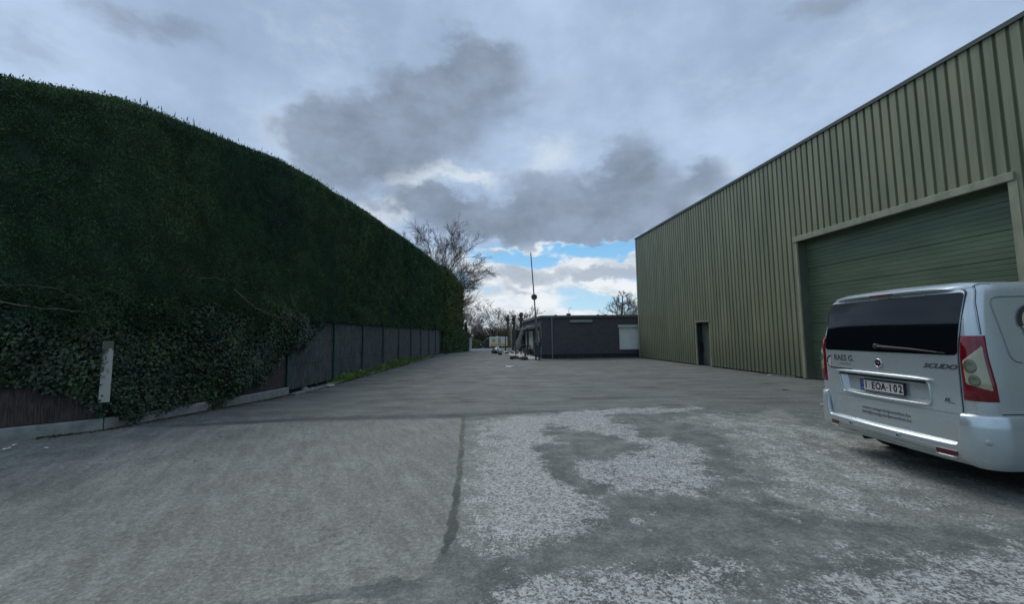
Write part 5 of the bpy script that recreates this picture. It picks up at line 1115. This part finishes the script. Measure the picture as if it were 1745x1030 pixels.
mb = MB(); mb.bbox(.10, .42, -.66, .66, .33, .45, .02); mb.bbox(.38, 4.5, -.66, .66, .185, .30, .02); mb.tube([(.1, .4, .25), (.5, .42, .24), (1.4, .42, .25)], .03, 8); mb.build('underbody', undm, van)
# door seam on the bumper corner, side seams, side panel contour
def side(poly, off, thick, m, parent, name, s_=-1, step=.25):
    def sf(x, z, o_): return (x, s_ * (wz(z) + o_), z)
    return sheet(poly, off, thick, m, parent, name, step, surf=lambda a, z, o_: (a, s_ * (wz(z) + o_), z))
def seam_line(pts, s_, r=.0035, parent=body, name='door_seam', off=.0005):
    mb = MB(); P3 = []
    for a, c_ in zip(pts[:-1], pts[1:]):
        for k in range(6): f = k / 6; x = a[0] + (c_[0] - a[0]) * f; z = a[1] + (c_[1] - a[1]) * f; P3.append((x, s_ * (wz(z) + off), z))
    x, z = pts[-1]; P3.append((x, s_ * (wz(z) + off), z)); mb.tube(P3, r, 5); mb.build(name, blk, parent)
pm2 = mat('panel_crease', (.22, .23, .235), .4, metal=.4)
for s_ in (-1, 1):
    seam_line([(.20, 1.90), (.15, 1.75), (.125, 1.45)], s_)
    for q in (.02,): seam_line([(.175, .757), (.5, .757), (1.3, .757)], s_, .005)
    c1_ = rpoly([(.33, 1.20), (.27, 1.79), (1.45, 1.80), (1.47, 1.20)], .09, 5); c1_ = c1_ + c1_[:1]
    mb = MB(); mb.tube([(x, s_ * (wz(z) + .000), z) for x, z in dens(c1_, 2)[:-2]], .0065, 6, cap=False); mb.build('panel_crease', pm2, body, True)
    seam_line([(1.62, 1.86), (1.60, 1.3), (1.58, .42)], s_); seam_line([(2.72, 1.86), (2.74, 1.2), (2.75, .42)], s_); seam_line([(3.62, 1.2), (3.60, .9), (3.52, .75)], s_); seam_line([(1.58, .42), (2.75, .42)], s_); seam_line([(2.75, .42), (3.42, .42)], s_)
    # side rail of the sliding door
    seam_line([(.55, 1.12), (1.6, 1.12)], s_, .010, van, 'slide_rail', -.002)
    wn = side(rpoly([(2.80, 1.17), (2.80, 1.66), (3.15, 1.67), (3.62, 1.45), (3.86, 1.20)], .05), .006, .006, glassm, van, 'side_window', s_, .1)
    mb = MB(); mb.bbox(2.86, 3.04, s_ * .963 - .012, s_ * .963 + .012, 1.02, 1.05, .008); mb.build('door_handle', paint, van)
    mb = MB(); mb.bbox(3.60, 3.72, min(s_ * .93, s_ * 1.14), max(s_ * .93, s_ * 1.14), 1.18, 1.40, .035); mb.build('wing_mirror', blk, van)
    mb = MB(); mb.bbox(4.38, 4.62, min(s_ * .62, s_ * .90), max(s_ * .62, s_ * .90), .78, .93, .04); mb.build('headlight', clrm, van)
for x in WX:
    for s_ in (-1, 1): wheel(van, (x, s_ * .795, .33), .33, .215, s_)
# windscreen
mb = MB(); V = []
for x, z in ((3.50, 1.895), (3.62, 1.82), (3.80, 1.64), (4.00, 1.43), (4.17, 1.235)):
    for y in np.linspace(-.74, .74, 9): V.append((x + .095 * (1 - (y / .95) ** 2) + .01, y, z + .012 - .03 * (y / .74) ** 2))
mb.add(V, [(i * 9 + j, i * 9 + j + 1, (i + 1) * 9 + j + 1, (i + 1) * 9 + j) for i in range(4) for j in range(8)]); mb.build('windscreen', glassm, van, True)
mb = MB(); mb.bbox(4.66, 4.84, -.55, .55, .40, .62, .03); mb.build('grille', blk, van)
mb = MB(); mb.bbox(4.55, 4.86, -.80, .80, .26, .398, .05); mb.build('front_bumper', paint, van)
def wrap(o, off, dz=0.0):      # lay flat lettering onto the curved rear
    for v in o.data.vertices: v.co.x = xr(v.co.y, v.co.z) - off - (v.co.x < -9) * 0
    return o
def rear_text(s, size, m, y, z, off, th=.0015, **k):
    o = text_mesh(s, size, m, van, rearM(y, z, 0), ext=.001, **k); bm = bmesh.new(); bm.from_mesh(o.data); bmesh.ops.subdivide_edges(bm, edges=[e for e in bm.edges if e.calc_length() > size * .4], cuts=2); bm.to_mesh(o.data); bm.free()
    x0 = xr(y, z)
    for v in o.data.vertices: fr = v.co.x < x0; v.co.x = xr(v.co.y, v.co.z) - off - (th if fr else 0)
    return o
# licence plate and writing. Text frame on the rear: x right = -Y, up = Z, facing -X
def rearM(y, z, off, tilt=0.0):
    return Matrix.Translation((xr(y, z) - off, y, z)) @ Matrix.Rotation(tilt, 4, 'Y') @ Matrix(((0, 0, -1, 0), (-1, 0, 0, 0), (0, 1, 0, 0), (0, 0, 0, 1)))
pl = MB(); pl.bbox(xr(0, .88) + .004, xr(0, .88) + .012, -.242, .278, .822, .932, .003); plate = pl.build('licence_plate', mat('plate_white', (.60, .58, .55), .35), van)
mb = MB(); mb.bbox(xr(0, .88) + .006, xr(0, .88) + .025, -.252, .288, .812, .942, .004); mb.build('plate_holder', blk, plate)
mb = MB(); mb.box(xr(0, .88) + .0025, xr(0, .88) + .0045, .236, .274, .826, .928); mb.build('plate_band', mat('plate_blue', (.01, .04, .30), .4), plate)
PLM = lambda y, z: Matrix.Translation((xr(0, .88) + .002, y, z)) @ Matrix(((0, 0, -1, 0), (-1, 0, 0, 0), (0, 1, 0, 0), (0, 0, 0, 1)))
chm = mat('plate_characters', (.045, .008, .010), .5)
for s_, y in (('1', .205), ('E', .112), ('O', .050), ('A', -.014), ('1', -.098), ('0', -.155), ('2', -.213)):
    text_mesh(s_, .108, chm, plate, PLM(y, .876), sx=.78, bold=.0035)
mb = MB()
for y, z in ((.158, .888), (.158, .862)): mb.lathe([(.006, 0), (.005, -.0015)], (xr(0, .88) + .0042, y, z), 10, 'x')
mb.box(xr(0, .88) + .0022, xr(0, .88) + .0042, -.064, -.048, .871, .881); mb.build('plate_dots', chm, plate)
text_mesh('B', .030, mat('plate_b', (.6, .6, .6), .5), plate, PLM(.255, .842))
mb = MB(); 
for i in range(12):
    a = i * math.pi / 6; mb.box(xr(0, .88) + .0008, xr(0, .88) + .0022, .255 + .012 * math.cos(a) - .0018, .255 + .012 * math.cos(a) + .0018, .895 + .012 * math.sin(a) - .0018, .895 + .012 * math.sin(a) + .0018)
mb.build('plate_stars', mat('plate_star', (.6, .5, .05), .5), plate)
text_mesh('FIAT', .0245, mat('badge_letters', (.55, .55, .58), .2, metal=.8), (bd := (lambda: (lambda mb: (mb.lathe([(.002, -.004), (.036, -.006), (.0375, -.004), (.037, .002)], (xr(.01, 1.14) - .018, -.0, 1.14), 32, 'x'), mb.build('badge', mat('badge_red', (.055, .008, .018), .3, coat=.5), van))[1])(MB()))()), rearM(0, 1.14, .0255), sx=.95, bold=.0006)
mb = MB(); V = []
mb.lathe([(.036, -.002), (.0385, -.011), (.046, -.010), (.049, .004), (.036, .004)], (xr(0, 1.14) - .016, 0, 1.14), 36, 'x'); mb.build('badge_ring', mat('chrome', (.62, .64, .66), .15, metal=1), bd, True)
ltm = mat('grey_letters', (.055, .058, .06), .45); t1 = mat('sign_letters', (.05, .05, .055), .5)
rear_text('SCUDO', .062, ltm, -.63, 1.150, .012, .004, shear=.45, sx=1.35, bold=.0022)
rear_text('EL', .040, ltm, -.675, .845, .012, .004, shear=.4, sx=1.3, bold=.001)
mb = MB(); mb.box(xr(-.69, .82) - .0155, xr(-.69, .82) - .013, -.735, -.64, .819, .823); mb.build('badge_line', ltm, van)
rear_text('RAES G.', .100, t1, .485, 1.168, .0135, .002, sx=.90, bold=.0008)
rear_text('SCHRIJNWERKERIJ', .020, mat('pale_letters', (.22, .22, .21), .6), .47, 1.102, .0135, .002, sx=1.05)
for i, (s_, z) in enumerate((('www.raesgschrijnwerken.be', .622), ('info@raesgschrijnwerken.be', .572))): rear_text(s_, .050, mat('web_letters', (.10, .105, .11), .5), -.02, z, .0135, .002, sx=1.02)
beige = mat('logo_beige', (.42, .41, .34), .6); dkl = mat('logo_dark', (.045, .03, .03), .5)
def arc_logo(M, s_, parent):
    # dark open arc at top left, beige crescent, long underline
    def ring(a0, a1, r0, r1, n=18, dz=0.0): 
        V = []; 
        for i in range(n + 1):
            a = R(a0 + (a1 - a0) * i / n); V += [(r0 * math.cos(a), r0 * math.sin(a), dz), (r1 * math.cos(a), r1 * math.sin(a), dz)]
        return V, [(2 * i, 2 * i + 1, 2 * i + 3, 2 * i + 2) for i in range(n)]
    mb = MB(); V, F = ring(80, 265, .0, .070, dz=0.0); mb.add([(M @ Vector((x * s_, y * s_, z))) for x, y, z in V], F); mb.add([(M @ Vector((x * s_, y * s_, 0))) for x, y in ((0, -.055), (.30, -.055), (.30, -.072), (0, -.072))], [(0, 1, 2, 3)]); o = mb.build('logo', beige, parent)
    mb = MB(); V, F = ring(85, 195, .060, .078, dz=.0008); mb.add([(M @ Vector((x * s_, y * s_, z))) for x, y, z in V], F); V, F = ring(215, 262, .066, .078, dz=.0008); mb.add([(M @ Vector((x * s_, y * s_, z))) for x, y, z in V], F)
    mb.add([(M @ Vector((x * s_, y * s_, .0008))) for x, y in ((-.01, -.062), (.33, -.066), (.33, -.080), (-.01, -.078))], [(0, 1, 2, 3)]); mb.build('logo_outline', dkl, o)
k0 = set(bpy.data.objects); arc_logo(rearM(.695, 1.115, .0140), 1.0, van)
for o in bpy.data.objects:
    if o not in k0:
        bm = bmesh.new(); bm.from_mesh(o.data); bmesh.ops.triangulate(bm, faces=bm.faces)
        for _ in range(2): bmesh.ops.subdivide_edges(bm, edges=[e for e in bm.edges if e.calc_length() > .02], cuts=1)
        bm.to_mesh(o.data); bm.free()
        for v in o.data.vertices: v.co.x = xr(v.co.y, v.co.z) - (.0185 if o.name.startswith('logo_') else .0155)
# same mark, larger, on the flank facing the yard
def flankM(x, z, off): return Matrix.Translation((x, -(wz(z) + off), z)) @ Matrix.Rotation(R(90 - 8), 4, 'X')
arc_logo(flankM(.63, 1.56, .012), 2.1, van)
text_mesh('RAES G.', .19, t1, van, flankM(.97, 1.62, .014), sx=.9)
text_mesh('RAES G.', .19, t1, van, Matrix.Translation((1.05, wz(1.52) + .014, 1.52)) @ Matrix.Rotation(math.pi, 4, 'Z') @ Matrix.Rotation(R(82), 4, 'X'), sx=.9)
